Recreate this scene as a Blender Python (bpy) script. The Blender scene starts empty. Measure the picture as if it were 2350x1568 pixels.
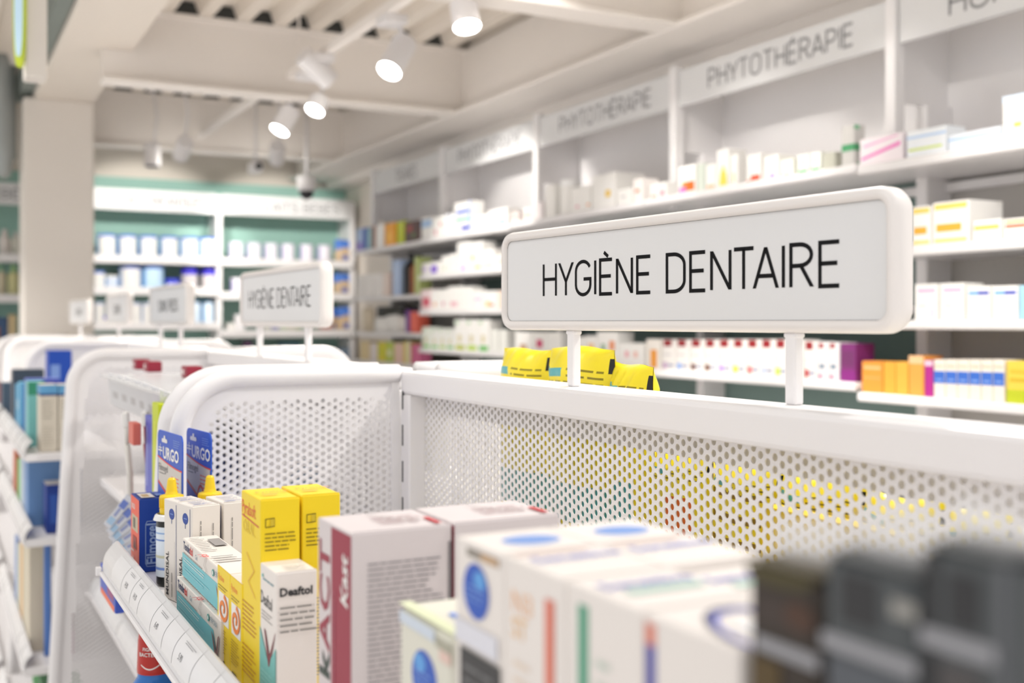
import bpy, bmesh, math, random
from mathutils import Vector, Matrix
random.seed(7)
C = bpy.context.scene.collection
sc = bpy.context.scene

# ------------------------------------------------------------------ camera, world, exposure
EYE = 1.5
F = 2550.0; VPX = -160.0; HOR = 740.0
A = math.atan((1175 - VPX) / F); CA = math.cos(A); SA = math.sin(A)
cam_d = bpy.data.cameras.new('camera'); cam = bpy.data.objects.new('camera', cam_d); C.objects.link(cam)
cam.location = (0, 0, EYE); cam.rotation_euler = (math.pi / 2, 0, -A)
cam_d.sensor_width = 36; cam_d.lens = 36 * F / 2350; cam_d.shift_y = -(784 - HOR) / 2350
cam_d.clip_start = 0.02; cam_d.clip_end = 60
cam_d.dof.use_dof = True; cam_d.dof.focus_distance = 1.13; cam_d.dof.aperture_fstop = 4.4
cam_d.dof.aperture_blades = 0
sc.camera = cam
w = bpy.data.worlds.new('world'); sc.world = w; w.use_nodes = True
w.node_tree.nodes['Background'].inputs[0].default_value = (1.0, 0.98, 0.972, 1)
w.node_tree.nodes['Background'].inputs[1].default_value = .80
sc.view_settings.view_transform = 'Standard'; sc.view_settings.look = 'None'
sc.view_settings.gamma = 1; sc.view_settings.use_curve_mapping = False
sc.view_settings.exposure = 0.26

# pixel (2350x1568) -> place helpers, used to measure where things stand
def depth(X, px): return F * X / (CA * (px - VPX))
def Yof(X, px): return (depth(X, px) - X * SA) / CA
def Xof(Y, px):
    k = (px - 1175) / F
    return Y * (SA + k * CA) / (CA - k * SA)
def dep(X, Y): return X * SA + Y * CA
def Zof(py, d): return (HOR - py) * d / F

# ------------------------------------------------------------------ materials
MATS = {}
def mat(name, col, rough=0.5, metal=0.0, emit=0, alpha=1, trans=0, noise=0.0, scale=30, spec=0.5, ior=1.45):
    if name in MATS: return MATS[name]
    m = bpy.data.materials.new(name); m.use_nodes = True; MATS[name] = m
    nt = m.node_tree; b = nt.nodes['Principled BSDF']
    b.inputs['Base Color'].default_value = (*col, 1); b.inputs['Roughness'].default_value = rough
    b.inputs['Metallic'].default_value = metal; b.inputs['Specular IOR Level'].default_value = spec
    b.inputs['IOR'].default_value = ior
    if trans: b.inputs['Transmission Weight'].default_value = trans
    if alpha < 1: b.inputs['Alpha'].default_value = alpha
    if emit:
        b.inputs['Emission Color'].default_value = (*col, 1); b.inputs['Emission Strength'].default_value = emit
    if noise:
        tc = nt.nodes.new('ShaderNodeTexCoord'); n = nt.nodes.new('ShaderNodeTexNoise'); n.inputs['Scale'].default_value = scale
        mx = nt.nodes.new('ShaderNodeMix'); mx.data_type = 'RGBA'
        mx.inputs['A'].default_value = (*[c * (1 - noise) for c in col], 1); mx.inputs['B'].default_value = (*[min(1, c * (1 + noise)) for c in col], 1)
        nt.links.new(tc.outputs['Object'], n.inputs['Vector']); nt.links.new(n.outputs['Fac'], mx.inputs['Factor'])
        nt.links.new(mx.outputs['Result'], b.inputs['Base Color'])
    return m
def s2l(*c): return tuple((x / 255 / 12.92) if x / 255 <= .04045 else ((x / 255 + .055) / 1.055) ** 2.4 for x in c)
def K(r, g, b, rough=0.45):
    """carton colour from an sRGB print colour"""
    return mat('print_%d_%d_%d' % (r, g, b), s2l(r, g, b), rough)
STEEL = mat('white_powder_coat', (.83, .81, .81), .38, noise=.015, scale=6)
SIGNW = mat('sign_panel_white', (.72, .72, .72), .5, noise=.01, scale=3)
FRAME = mat('sign_frame_white', (.78, .74, .71), .35, noise=.015, scale=9)
PAINT = mat('bounce_warmed_white_paint', (.80, .735, .655), .75, noise=.03, scale=2)  # white paint, with warm bounce light mixed into its colour
BEAMW = mat('painted_steel_beam', (.87, .82, .77), .55, noise=.02, scale=3)
PILLAR = mat('pillar_paint', (.78, .73, .67), .8, noise=.03, scale=2)
DARK = mat('dark_gap', (.05, .052, .05), .9, noise=.2)
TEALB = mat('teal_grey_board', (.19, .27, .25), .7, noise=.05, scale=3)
SHADEB = mat('shaded_grey_board', (.50, .48, .45), .7, noise=.04, scale=3)  # grey carries the shade below the top shelf
GREEN = mat('green_back_board', (.32, .53, .46), .7, noise=.05, scale=2)
GREYG = mat('grey_green_wall', (.22, .25, .23), .8, noise=.1, scale=2)
FLOOR = mat('floor_tile', (.68, .65, .61), .4, noise=.06, scale=4)
INK = mat('black_ink', (.010, .010, .011), .8, spec=.15)
HINK = mat('grey_header_ink', (.27, .27, .28), .6)
W = K(240, 238, 234); W2 = K(234, 227, 221); CARD = K(228, 221, 213)
CLEAR = mat('clear_plastic', (.95, .96, .97), .12, trans=.0, alpha=.05)
RAILM = mat('rail_plastic', (.72, .72, .73), .22, noise=.02)
LABELP = mat('label_paper', (.78, .78, .79), .28, noise=.02)
LENS = mat('lamp_lens', (1, .97, .92), .4, emit=30)

# ------------------------------------------------------------------ mesh building
class MB:
    def __init__(s): s.v = []; s.f = []; s.m = []; s.mats = []; s.smooth = []
    def mi(s, m):
        if m not in s.mats: s.mats.append(m)
        return s.mats.index(m)
    def add(s, vs, fs, m, M=None, smooth=False):
        o = len(s.v)
        if M is not None: vs = [tuple(M @ Vector(p)) for p in vs]
        s.v.extend([tuple(p) for p in vs]); i = s.mi(m)
        for f in fs: s.f.append([k + o for k in f]); s.m.append(i); s.smooth.append(smooth)
    def box(s, x0, x1, y0, y1, z0, z1, m, bev=0, M=None, seg=1):
        if bev <= 0:
            vs = [(x0, y0, z0), (x1, y0, z0), (x1, y1, z0), (x0, y1, z0), (x0, y0, z1), (x1, y0, z1), (x1, y1, z1), (x0, y1, z1)]
            s.add(vs, [(0, 3, 2, 1), (4, 5, 6, 7), (0, 1, 5, 4), (1, 2, 6, 5), (2, 3, 7, 6), (3, 0, 4, 7)], m, M); return
        bm = bmesh.new(); bmesh.ops.create_cube(bm, size=1)
        for v in bm.verts: v.co = Vector(((x0 + x1) / 2 + v.co.x * (x1 - x0), (y0 + y1) / 2 + v.co.y * (y1 - y0), (z0 + z1) / 2 + v.co.z * (z1 - z0)))
        bmesh.ops.bevel(bm, geom=list(bm.edges), offset=bev, segments=seg, profile=.5, affect='EDGES')
        bm.verts.index_update()
        s.add([v.co[:] for v in bm.verts], [[v.index for v in f.verts] for f in bm.faces], m, M); bm.free()
    def tube(s, pts, r, m, n=10, closed=False, flat=1.0, up=None):
        P = [Vector(p) for p in pts]; N = len(P); vs = []; fs = []
        for i, p in enumerate(P):
            a = P[(i - 1) % N] if (closed or i > 0) else p
            b = P[(i + 1) % N] if (closed or i < N - 1) else p
            t = (b - a).normalized(); u = Vector(up) if up else (Vector((0, 0, 1)) if abs(t.z) < .9 else Vector((1, 0, 0)))
            x = t.cross(u).normalized(); y = x.cross(t).normalized()
            for k in range(n):
                an = 2 * math.pi * k / n
                vs.append(p + x * math.cos(an) * r + y * math.sin(an) * r * flat)
        for i in range(N if closed else N - 1):
            j = (i + 1) % N
            for k in range(n): fs.append((i * n + k, i * n + (k + 1) % n, j * n + (k + 1) % n, j * n + k))
        if not closed: fs.append(tuple(range(n - 1, -1, -1))); fs.append(tuple((N - 1) * n + k for k in range(n)))
        s.add(vs, fs, m, smooth=True)
    def lathe(s, prof, m, n=28, M=None, mats=None):
        """prof: (r, z) list; mats: material of each band"""
        for i in range(len(prof) - 1):
            (r0, z0), (r1, z1) = prof[i], prof[i + 1]
            vs = []; fs = []
            for k in range(n):
                a = 2 * math.pi * k / n; c, q = math.cos(a), math.sin(a)
                vs += [(r0 * c, r0 * q, z0), (r1 * c, r1 * q, z1)]
            for k in range(n):
                j = (k + 1) % n; fs.append((2 * k, 2 * j, 2 * j + 1, 2 * k + 1))
            s.add(vs, fs, mats[i] if mats else m, M, True)
    def poly(s, pts, m, fr, lev=1):
        """flat print on a face frame fr=(origin,u,v,n)"""
        o, u, v, n = fr; e = .00018 * lev
        s.add([o + u * x + v * y + n * e for x, y in pts], [tuple(range(len(pts)))], m)
    def rect(s, x0, y0, x1, y1, m, fr, lev=1): s.poly([(x0, y0), (x1, y0), (x1, y1), (x0, y1)], m, fr, lev)
    def ell(s, cx, cy, rx, ry, m, fr, lev=1, n=28): s.poly([(cx + rx * math.cos(2 * math.pi * k / n), cy + ry * math.sin(2 * math.pi * k / n)) for k in range(n)], m, fr, lev)
    def stroke(s, pts, wd, m, fr, lev=1):
        o, u, v, n = fr; e = .00018 * lev; P = [Vector(p) for i, p in enumerate(pts) if i == 0 or (Vector(p) - Vector(pts[i - 1])).length > 1e-7]; L = []; R = []
        closed = (P[0] - P[-1]).length < 1e-9 and len(P) > 3
        if closed: P = P[:-1]
        N = len(P)
        for i, p in enumerate(P):
            a = P[i - 1] if (closed or i) else None; b = P[(i + 1) % N] if (closed or i < N - 1) else None
            d1 = (p - a).normalized() if a is not None else None; d2 = (b - p).normalized() if b is not None else None
            if d1 is None: d1 = d2
            if d2 is None: d2 = d1
            n1 = Vector((-d1.y, d1.x)); n2 = Vector((-d2.y, d2.x)); q = (n1 + n2)
            q = q.normalized() if q.length > 1e-6 else n1
            k = wd / 2 / max(.5, q.dot(n1)); L.append(p + q * k); R.append(p - q * k)
        vs = [o + u * p.x + v * p.y + n * e for p in L + R]
        fs = [(i, (i + 1) % N, N + (i + 1) % N, N + i) for i in range(N if closed else N - 1)]
        s.add(vs, fs, m)
    def text(s, t, x, y, size, m, fr, lev=1, rot=0, sx=1.0, align='l', bold=0, shear=0):
        vs, fs, wd = text_geo(t, bold)
        off = {'l': 0, 'c': -wd / 2, 'r': -wd}[align]; o, u, v, n = fr; e = .00018 * lev
        c, q = math.cos(rot), math.sin(rot); out = []
        for a, b in vs:
            a = (a + off + shear * b) * size * sx; b = b * size
            out.append(o + u * (x + a * c - b * q) + v * (y + a * q + b * c) + n * e)
        s.add(out, fs, m)
    def lines(s, x0, y0, x1, y1, n, m, fr, lev=1, th=.45, rot=False, seed=0):
        """rows of small print too small to read, as dashes the length of words"""
        th *= .62; rnd = random.Random(seed + n); H = (y1 - y0) / n
        if rot: H = (x1 - x0) / n
        for i in range(n):
            p = y0 if rot else x0; end = (y1 if rot else x1) - (rnd.random() * .3 * ((y1 - y0) if rot else (x1 - x0)))
            while p < end:
                l = H * rnd.uniform(.9, 3.4); q = min(p + l, end)
                if rot: s.rect(x0 + i * H, p, x0 + (i + th) * H, q, m, fr, lev)
                else: s.rect(p, y1 - (i + 1) * H, q, y1 - (i + 1 - th) * H, m, fr, lev)
                p = q + H * .28
    def build(s, name, parent=None, loc=None, rotz=None):
        me = bpy.data.meshes.new(name); me.from_pydata(s.v, [], s.f)
        for m in s.mats: me.materials.append(m)
        me.polygons.foreach_set('material_index', s.m); me.polygons.foreach_set('use_smooth', s.smooth)
        me.update(); o = bpy.data.objects.new(name, me); C.objects.link(o)
        if parent is not None: o.parent = parent
        if loc is not None: o.location = loc
        if rotz is not None: o.rotation_euler = (0, 0, rotz)
        return o
_tg = {}
def text_geo(t, bold=0):
    if (t, bold) in _tg: return _tg[(t, bold)]
    cu = bpy.data.curves.new('t', 'FONT'); cu.body = t; cu.size = 1.37; cu.resolution_u = 2; cu.offset = bold; cu.fill_mode = 'FRONT'
    o = bpy.data.objects.new('t', cu); C.objects.link(o)
    me = bpy.data.meshes.new_from_object(o); vs = [(v.co.x, v.co.y) for v in me.vertices]; fs = [tuple(p.vertices) for p in me.polygons]
    bpy.data.objects.remove(o); bpy.data.curves.remove(cu); bpy.data.meshes.remove(me)
    xs = [p[0] for p in vs] or [0]; x0 = min(xs); wd = max(xs) - x0
    _tg[(t, bold)] = ([(a - x0, b) for a, b in vs], fs, wd); return _tg[(t, bold)]

def tag(o, label, cat, group=None):
    o['label'] = label; o['category'] = cat
    if group: o['group'] = group
    return o
def struct(o): o['kind'] = 'structure'; return o
def empty(name, loc, rz=0):
    o = bpy.data.objects.new(name, None); o.empty_display_size = .05; C.objects.link(o); o.location = loc; o.rotation_euler = (0, 0, rz); return o
def dup(o, parent=None, loc=None):
    c = o.copy(); C.objects.link(c)
    if parent is not None: c.parent = parent
    if loc is not None: c.location = loc
    for ch in list(o.children): dup(ch, c)
    return c
X_, Y_, Z_ = Vector((1, 0, 0)), Vector((0, 1, 0)), Vector((0, 0, 1))
ORD = ['first', 'second', 'third', 'fourth', 'fifth', 'sixth', 'seventh', 'eighth', 'ninth', 'tenth', 'eleventh', 'twelfth', 'thirteenth', 'fourteenth']

# thin condensed capitals for the signs, drawn as strokes
def arc(cx, cy, rx, ry, a0, a1, n=10): return [(cx + rx * math.cos(math.radians(a0 + (a1 - a0) * i / n)), cy + ry * math.sin(math.radians(a0 + (a1 - a0) * i / n))) for i in range(n + 1)]
def glyph(ch):
    if ch in 'ÈÉ':
        wd, st = glyph('E'); return wd, st + [([(.13, 1.22), (.27, 1.09)] if ch == 'È' else [(.27, 1.22), (.13, 1.09)])]
    return {
     'H': (.48, [[(0, 0), (0, 1)], [(.48, 0), (.48, 1)], [(0, .52), (.48, .52)]]),
     'Y': (.50, [[(0, 1), (.25, .42)], [(.5, 1), (.25, .42)], [(.25, .44), (.25, 0)]]),
     'G': (.52, [arc(.26, .70, .26, .30, 25, 180) + arc(.26, .30, .26, .30, 180, 360) + [(.52, .47), (.28, .47)]]),
     'I': (.0, [[(0, 0), (0, 1)]]),
     'E': (.40, [[(.40, 1), (0, 1), (0, 0), (.40, 0)], [(0, .52), (.36, .52)]]),
     'N': (.48, [[(0, 0), (0, 1)], [(.0, 1), (.48, 0)], [(.48, 0), (.48, 1)]]),
     'D': (.50, [[(0, 0), (0, 1), (.2, 1)] + arc(.2, .70, .30, .30, 90, 0) + arc(.2, .30, .30, .30, 0, -90) + [(0, 0)]]),
     'T': (.48, [[(0, 1), (.48, 1)], [(.24, 1), (.24, 0)]]),
     'A': (.54, [[(0, 0), (.27, 1)], [(.27, 1), (.54, 0)], [(.09, .3), (.45, .3)]]),
     'R': (.46, [[(0, 0), (0, 1), (.2, 1)] + arc(.2, .75, .25, .25, 90, -90) + [(0, .5)], [(.22, .5), (.46, 0)]]),
     'P': (.44, [[(0, 0), (0, 1), (.2, 1)] + arc(.2, .73, .24, .27, 90, -90) + [(0, .46)]]),
     'O': (.52, [arc(.26, .70, .26, .30, 0, 180) + arc(.26, .30, .26, .30, 180, 360) + [(.52, .70)]]),
     'S': (.44, [arc(.22, .76, .22, .24, 30, 200) + [(.22, .52)] + arc(.22, .25, .22, .25, 20, -150)]),
     'M': (.60, [[(0, 0), (0, 1)], [(0, 1), (.3, .2)], [(.3, .2), (.6, 1)], [(.6, 1), (.6, 0)]]),
     'B': (.44, [[(0, 0), (0, 1), (.2, 1)] + arc(.2, .76, .22, .24, 90, -90) + [(0, .52)], [(0, 0), (.2, 0)] + arc(.2, .26, .24, .26, -90, 90)]),
     'L': (.38, [[(0, 1), (0, 0), (.38, 0)]]), 'F': (.38, [[(.38, 1), (0, 1), (0, 0)], [(0, .52), (.34, .52)]]),
     'U': (.48, [[(0, 1)] + arc(.24, .26, .24, .26, 180, 360) + [(.48, 1)]]),
     'C': (.50, [arc(.26, .70, .26, .30, 20, 180) + arc(.26, .30, .26, .30, 180, 340)]), ' ': (.16, []), }[ch]
def caps(mb, t, cx, base, cap, total, wd, m, fr, lev=1):
    """write t centred on cx, total metres long"""
    gap = .17; adv = 0; pos = []
    KERN = {'NT': -.07, 'TA': -.15, 'AI': -.03, 'YT': -.08, 'YG': -.05, 'HY': -.04, 'RA': -.04, 'AP': -.03, 'TI': -.02}
    for ch, nx in zip(t, t[1:] + ' '):
        g, st = glyph(ch); pos.append(adv); adv += g + gap + KERN.get(ch + nx, 0)
    adv -= gap; sx = total / adv
    for ch, p in zip(t, pos):
        for poly in glyph(ch)[1]:
            pp = [(cx - total / 2 + (p + q[0]) * sx, base + q[1] * cap) for q in poly]
            if len(pp) == 2 and abs(pp[0][1] - pp[1][1]) > .3 * cap and abs(pp[0][0] - pp[1][0]) > 1e-6:   # diagonals end flush with the cap line
                dx, dy = pp[1][0] - pp[0][0], pp[1][1] - pp[0][1]; e = wd / 2 * math.hypot(dx, dy) / abs(dy)
                mb.poly([(pp[0][0] - e, pp[0][1]), (pp[0][0] + e, pp[0][1]), (pp[1][0] + e, pp[1][1]), (pp[1][0] - e, pp[1][1])], m, fr, lev)
            else: mb.stroke(pp, wd, m, fr, lev)

# ------------------------------------------------------------------ the room
def zz(z): return EYE + z
def bx(name, x0, x1, y0, y1, z0, z1, m, bev=0):
    b = MB(); b.box(x0, x1, y0, y1, zz(z0), zz(z1), m, bev); return b.build(name)
struct(bx('floor', -2.2, 2.7, -1.2, 7.7, -1.52, -1.5, FLOOR))
struct(bx('wall_right', 2.6, 2.7, .2, 7.7, -1.5, 1.42, PAINT))
struct(bx('wall_back', -2.2, 2.6, 7.56, 7.66, -1.5, 1.42, PAINT))
struct(bx('wall_partition', -1.9, .40, 6.35, 6.42, .86, 1.42, GREYG))
struct(bx('wall_pillar', .41, .74, 6.0, 6.3, -1.5, 1.12, PILLAR, .006))
# corrugated deck, ribs running along the aisle
b = MB(); per = .16; x = -.6; ZD = 1.29; vs = []; prof = []
while x < 2.7:
    prof += [(x, ZD), (x + .055, ZD), (x + .075, ZD + .055), (x + .14, ZD + .055)]; x += per
for (px_, pz) in prof: vs += [(px_, 1.2, zz(pz)), (px_, 7.56, zz(pz)), (px_, 1.2, zz(pz) + .004), (px_, 7.56, zz(pz) + .004)]
fs = []
for i in range(len(prof) - 1): fs += [(4 * i, 4 * i + 1, 4 * i + 5, 4 * i + 4), (4 * i + 2, 4 * i + 6, 4 * i + 7, 4 * i + 3)]
b.add(vs, fs, PAINT); struct(b.build('ceiling'))
# cross beams: web, flanges and dark plugs painting the shade of the rib openings above
for n, yb in enumerate((3.05, 4.80, 6.53)):
    b = MB(); x0, x1 = .62, 2.24
    b.box(x0, x1, yb - .008, yb + .008, zz(.99), zz(1.288), BEAMW)
    b.box(x0, x1, yb - .06, yb + .06, zz(.980), zz(.998), BEAMW, .004)
    b.box(x0, x1, yb - .06, yb + .06, zz(1.276), zz(1.288), BEAMW)
    q = -.6
    while q < x1 - .15:
        if q + .07 > x0:
            v = [(q + .055, yb - .055, zz(1.289)), (q + .16, yb - .055, zz(1.289)), (q + .142, yb - .055, zz(1.342)), (q + .075, yb - .055, zz(1.342))]
            v += [(a, yb - .03, c) for a, _, c in v]
            b.add(v, [(0, 1, 2, 3), (7, 6, 5, 4), (0, 4, 5, 1), (1, 5, 6, 2), (2, 6, 7, 3), (3, 7, 4, 0)], DARK)
        q += per
    struct(b.build('trim_%d' % (n + 1)))
# edge girder above the wall shelving
b = MB(); b.box(2.24, 2.26, 1.2, 7.5, zz(.99), zz(1.288), BEAMW); b.box(2.18, 2.46, 1.2, 7.5, zz(.975), zz(.995), BEAMW, .004); struct(b.build('trim_4'))
struct(bx('trim_5', .46, .74, 1.2, 6.3, 1.12, 1.288, PAINT, .004))
struct(bx('trim_6', .40, .455, 1.6, 6.34, 1.15, 1.288, GREYG))
struct(bx('trim_7', 2.46, 2.6, 1.2, 7.5, .93, 1.1, BEAMW))

# ------------------------------------------------------------------ spot lamps on their tracks
def cam_dir(r, up, toward): return (Vector((CA, -SA, 0)) * r + Z_ * up - Vector((SA, CA, 0)) * toward).normalized()
def track(x, y0, y1, z, label):
    b = MB(); b.box(x - .018, x + .018, y0, y1, zz(z), zz(z + .035), BEAMW, .003)
    y = y0 + .08
    while y < y1:
        b.box(x - .004, x + .004, y, y + .008, zz(z + .035), zz(1.29), BEAMW); y += max(.3, (y1 - y0 - .2))
    return tag(b.build('lamp_track'), label, 'lighting track')
def spot(px, py, d, direction, label, power, size=58, track_x=None, on=True, L=.15, R=.043, tz=1.04, aim=None, group=None):
    r = (px - 1175) / F * d; X = d * SA + r * CA; Y = d * CA - r * SA; z = Zof(py, d)
    return spot_at(Vector((X, Y, zz(z))), direction, label, power, size, on, L, R, tz, group)
def spot_at(lens, dr, label, power, size=58, on=True, L=.15, R=.043, tz=1.04, group=None):
    dr = dr.normalized(); t = empty('track_spotlight', lens - dr * L * .5); tag(t, label, 'spotlight', group)
    Q = dr.to_track_quat('-Z', 'Y').to_matrix().to_4x4()
    b = MB(); M = Q
    b.lathe([(0, L / 2), (R * .85, L / 2), (R, L / 2 - .008), (R, -L / 2), (R * .93, -L / 2), (R * .93, -L / 2 + .008)], STEEL, M=M); b.build('lamp_body', t)
    b = MB(); b.lathe([(R * .93, -L / 2 + .006), (0, -L / 2 + .003)], LENS if on else DARK, M=M); b.build('lamp_lens', t)
    b = MB(); top = zz(tz) - t.location.z
    ox = 1.37 - t.location.x if (tz < 1.1 and abs(1.37 - t.location.x) < .2) else 0
    b.tube([(0, 0, 0), (0.03, .02, top * .55), (0, .0, top - .01)], .008, STEEL); b.box(min(ox, 0) - .02, max(ox, 0) + .02, -.05, .05, top - .03, top, STEEL, .003); b.build('lamp_bracket', t)
    if power:
        ld = bpy.data.lights.new('spot_light', 'SPOT'); ld.energy = power; ld.spot_size = math.radians(size); ld.spot_blend = .35; ld.shadow_soft_size = .03; ld.color = (1, .96, .91)
        lo = bpy.data.objects.new('spot_light', ld); C.objects.link(lo); lo.parent = t; lo.location = dr * (L * .5 + .012); lo.rotation_euler = dr.to_track_quat('-Z', 'Y').to_euler()
    return t
track(1.37, 3.2, 4.66, 1.04, 'white lamp track nearer the camera, ending at the middle beam')
track(1.35, 4.95, 6.42, 1.04, 'white lamp track between the middle and far ceiling beams')
track(1.37, 1.3, 2.95, 1.04, 'white lamp track before the nearest ceiling beam')
spot(893, 163, 3.75, cam_dir(-.32, -.80, .50), 'white cylinder spotlight with the largest glowing lens, tilted left', 42, 90)
spot(1072, 62, 3.38, cam_dir(.14, -.86, .28), 'white spotlight nearest the top of the picture, beside ceiling beam', 45, 90, L=.09)
spot(641, 300, 4.93, cam_dir(-.38, -.85, .35), 'lower spotlight of the far lit pair, cylinder body tilted left', 60, 95, L=.12)
spot(722, 254, 4.62, cam_dir(-.25, -.75, .42), 'lit spotlight just under the middle beam, upper of the far pair', 60, 95, L=.07, R=.040)
# lamps that wash the goods on the walls
RW = 'spotlights aimed at the wall shelving'
for i, (y, ty, p) in enumerate([(1.45, 1.45, 24), (2.0, 2.15, 26), (2.5, 2.85, 26), (2.8, 3.6, 28)]):
    lp = Vector((1.30, y, zz(1.19))); spot_at(lp, Vector((2.36, ty, zz(.12))) - lp, 'white spotlight above the picture, %s of four aimed at the right wall' % ORD[i], p, 50, group=RW, tz=1.287)
lp = Vector((1.39, 4.2, zz(.95))); spot_at(lp, Vector((2.36, 4.5, zz(.30))) - lp, 'white spotlight turned towards the right wall, on the nearer track', 45, 60)
for i, (x, y, p) in enumerate([(-.35, .7, 5), (-.2, 1.9, 7), (.55, -.6, 6), (1.37, .5, 30), (1.2, 1.35, 34), (-.3, 3.0, 8), (-.9, 4.4, 50), (-.9, 5.6, 70), (1.5, 2.0, 70), (1.5, 2.75, 70)]):  # unseen downlights added to brighten the aisles and lift floor bounce
    spot_at(Vector((x, y, zz(.99))), Vector((.05, .1, -1)), 'added unseen white downlight, %s of ten brightening the aisles' % ORD[i], p, 62 if x == 1.5 else 125, group='added unseen downlights', tz=1.287, L=.12)
lp = Vector((1.2, 6.15, zz(.90))); spot_at(lp, Vector((1.22, 7.25, zz(.45))) - lp, 'white spotlight with dark end, turned to the far wall, left', 50, 62, tz=1.287)
lp = Vector((1.74, 6.2, zz(.92))); spot_at(lp, Vector((2.0, 7.25, zz(.45))) - lp, 'white spotlight turned to the far wall, left of the dome camera', 46, 60, tz=1.287)
spot(350, 383, 6.0, cam_dir(.05, -1, .1), 'white cylinder downlight with dark opening, beside the pillar', 0, on=False, L=.13, tz=1.287)
# dome camera under the far beam
t = empty('security_camera', (1.93, 6.25, zz(.74))); tag(t, 'white dome security camera hanging near the far wall', 'camera')
b = MB(); b.lathe([(0, .10), (.055, .10), (.055, .03), (.045, .02), (0, .02)], STEEL); b.tube([(0, 0, .1), (0, 0, 1.288 - .74)], .012, STEEL); b.build('camera_housing', t)
b = MB(); b.lathe([(.042, .02), (.04, 0), (.028, -.02), (.012, -.03), (0, -.031)], mat('dark_dome', (.03, .03, .035), .1)); b.build('camera_dome', t)
t = empty('security_camera', (1.62, 6.2, zz(.87))); tag(t, 'small boxy white camera on a bracket under the far beam', 'camera')
b = MB(); b.box(-.03, .03, -.06, .06, -.03, .03, STEEL, .006); b.tube([(0, 0, .03), (0, 0, 1.288 - .87)], .008, STEEL); b.build('camera_body', t)
b = MB(); b.tube([(0, -.058, 0), (0, -.075, 0)], .018, DARK, 14); b.build('camera_lens', t)
# hanging lit blade sign at top left
t = empty('hanging_blade_sign', (.193, 2.95, zz(.77))); tag(t, 'pale blue illuminated blade sign with yellow-green rim, hanging top left', 'sign')
def blade(s, th, m, name):
    b = MB(); pts = [(-.028 * s, .5), (.028 * s, .5)] + [(.028 * s * math.cos(a) ** .6, -.16 * min(1, s + .42) * math.sin(a)) for a in [k * math.pi / 2 / 12 for k in range(12)]] + [(0, -.16 * min(1, s + .42))] + [(-.028 * s * math.cos(a) ** .6, -.16 * min(1, s + .42) * math.sin(a)) for a in [k * math.pi / 2 / 12 for k in range(11, -1, -1)]]
    n = len(pts); b.add([(p[0], -th, p[1]) for p in pts] + [(p[0], th, p[1]) for p in pts], [tuple(range(n)), tuple(range(2 * n - 1, n - 1, -1))] + [(i, (i + 1) % n, n + (i + 1) % n, n + i) for i in range(n)], m)
    return b.build(name, t)
blade(.52, .006, mat('yellow_green_rim', (.60, .72, .05), .4), 'sign_rim'); blade(.36, .009, mat('pale_blue_face', (.50, .68, .80), .4, emit=.25), 'sign_face')
t.rotation_euler = (0, 0, -A)
b = MB(); b.box(-.03, .02, -.04, .04, 0, .66, PILLAR, .004); tag(b.build('hanging_light_box', loc=(.235, 2.99, zz(.60))), 'white box housing hanging behind the blue blade sign', 'housing')
b = MB(); b.lathe([(.0, .9), (.055, .5), (.055, 0), (.03, -.12), (0, -.14)], mat('brushed_grey', (.33, .35, .34), .4, metal=.3)); tag(b.build('hanging_duct', loc=(.33, 6.15, zz(.86))), 'grey rounded duct at far left beside the pillar top', 'duct')

# ------------------------------------------------------------------ perforated sheet
def perf(b, inp, inh, u0, u1, v0, v1, fr, m, th=.0012, p=.0105, r=.0034, n=2):
    """hexagon cells, round holes; fr=(origin,u,v,n). inp/inh: cell is sheet / has a hole"""
    o, U, V, N = fr; cs = p * math.sqrt(3) / 2; R = p / math.sqrt(3); j = 0; u = u0
    k6 = [(R * math.cos(math.pi / 3 * i), R * math.sin(math.pi / 3 * i)) for i in range(6)]
    outer = []
    for i in range(6):
        a, c = k6[i], k6[(i + 1) % 6]
        for q in range(n): outer.append((a[0] + (c[0] - a[0]) * q / n, a[1] + (c[1] - a[1]) * q / n))
    M = 6 * n; inner = [(r * math.cos(2 * math.pi * i / M), r * math.sin(2 * math.pi * i / M)) for i in range(M)]
    vs = []; fs = []
    while u <= u1:
        v = v0 + (p / 2 if j % 2 else 0)
        while v <= v1:
            if inp(u, v):
                s = len(vs)
                if inh(u, v):
                    for t in (0, -th):
                        vs += [o + U * (u + a) + V * (v + c) + N * t for a, c in outer]
                        vs += [o + U * (u + a) + V * (v + c) + N * t for a, c in inner]
                    for i in range(M):
                        k = (i + 1) % M
                        fs.append((s + i, s + k, s + M + k, s + M + i))
                        fs.append((s + 2 * M + k, s + 2 * M + i, s + 3 * M + i, s + 3 * M + k))
                        fs.append((s + M + i, s + M + k, s + 3 * M + k, s + 3 * M + i))
                else:
                    for t in (0, -th): vs += [o + U * (u + a) + V * (v + c) + N * t for a, c in k6]
                    fs += [tuple(range(s, s + 6)), tuple(range(s + 11, s + 5, -1))]
            v += p
        u += cs; j += 1
    b.add(vs, fs, m)

# ------------------------------------------------------------------ island shelving
GX = .60; GC = .6315        # spine front face, spine centre
BT = -.070; BB = -.103      # spine beam top and bottom
# wing (end panel): local x outward from the spine, built once
WT = .0; WR = .078; WW = .305
def wing_w(v): return WW + (0 - v) * .055
def wing_in(u, v, d=0):
    if u < 0 + d * 0 or v > WT - d or v < -1.36 + d or u > wing_w(v) - d: return False
    cx, cy = wing_w(-WR) - WR, -WR
    if u > cx and v > cy and math.hypot(u - cx, v - cy) > WR - d: return False
    return True
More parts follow.
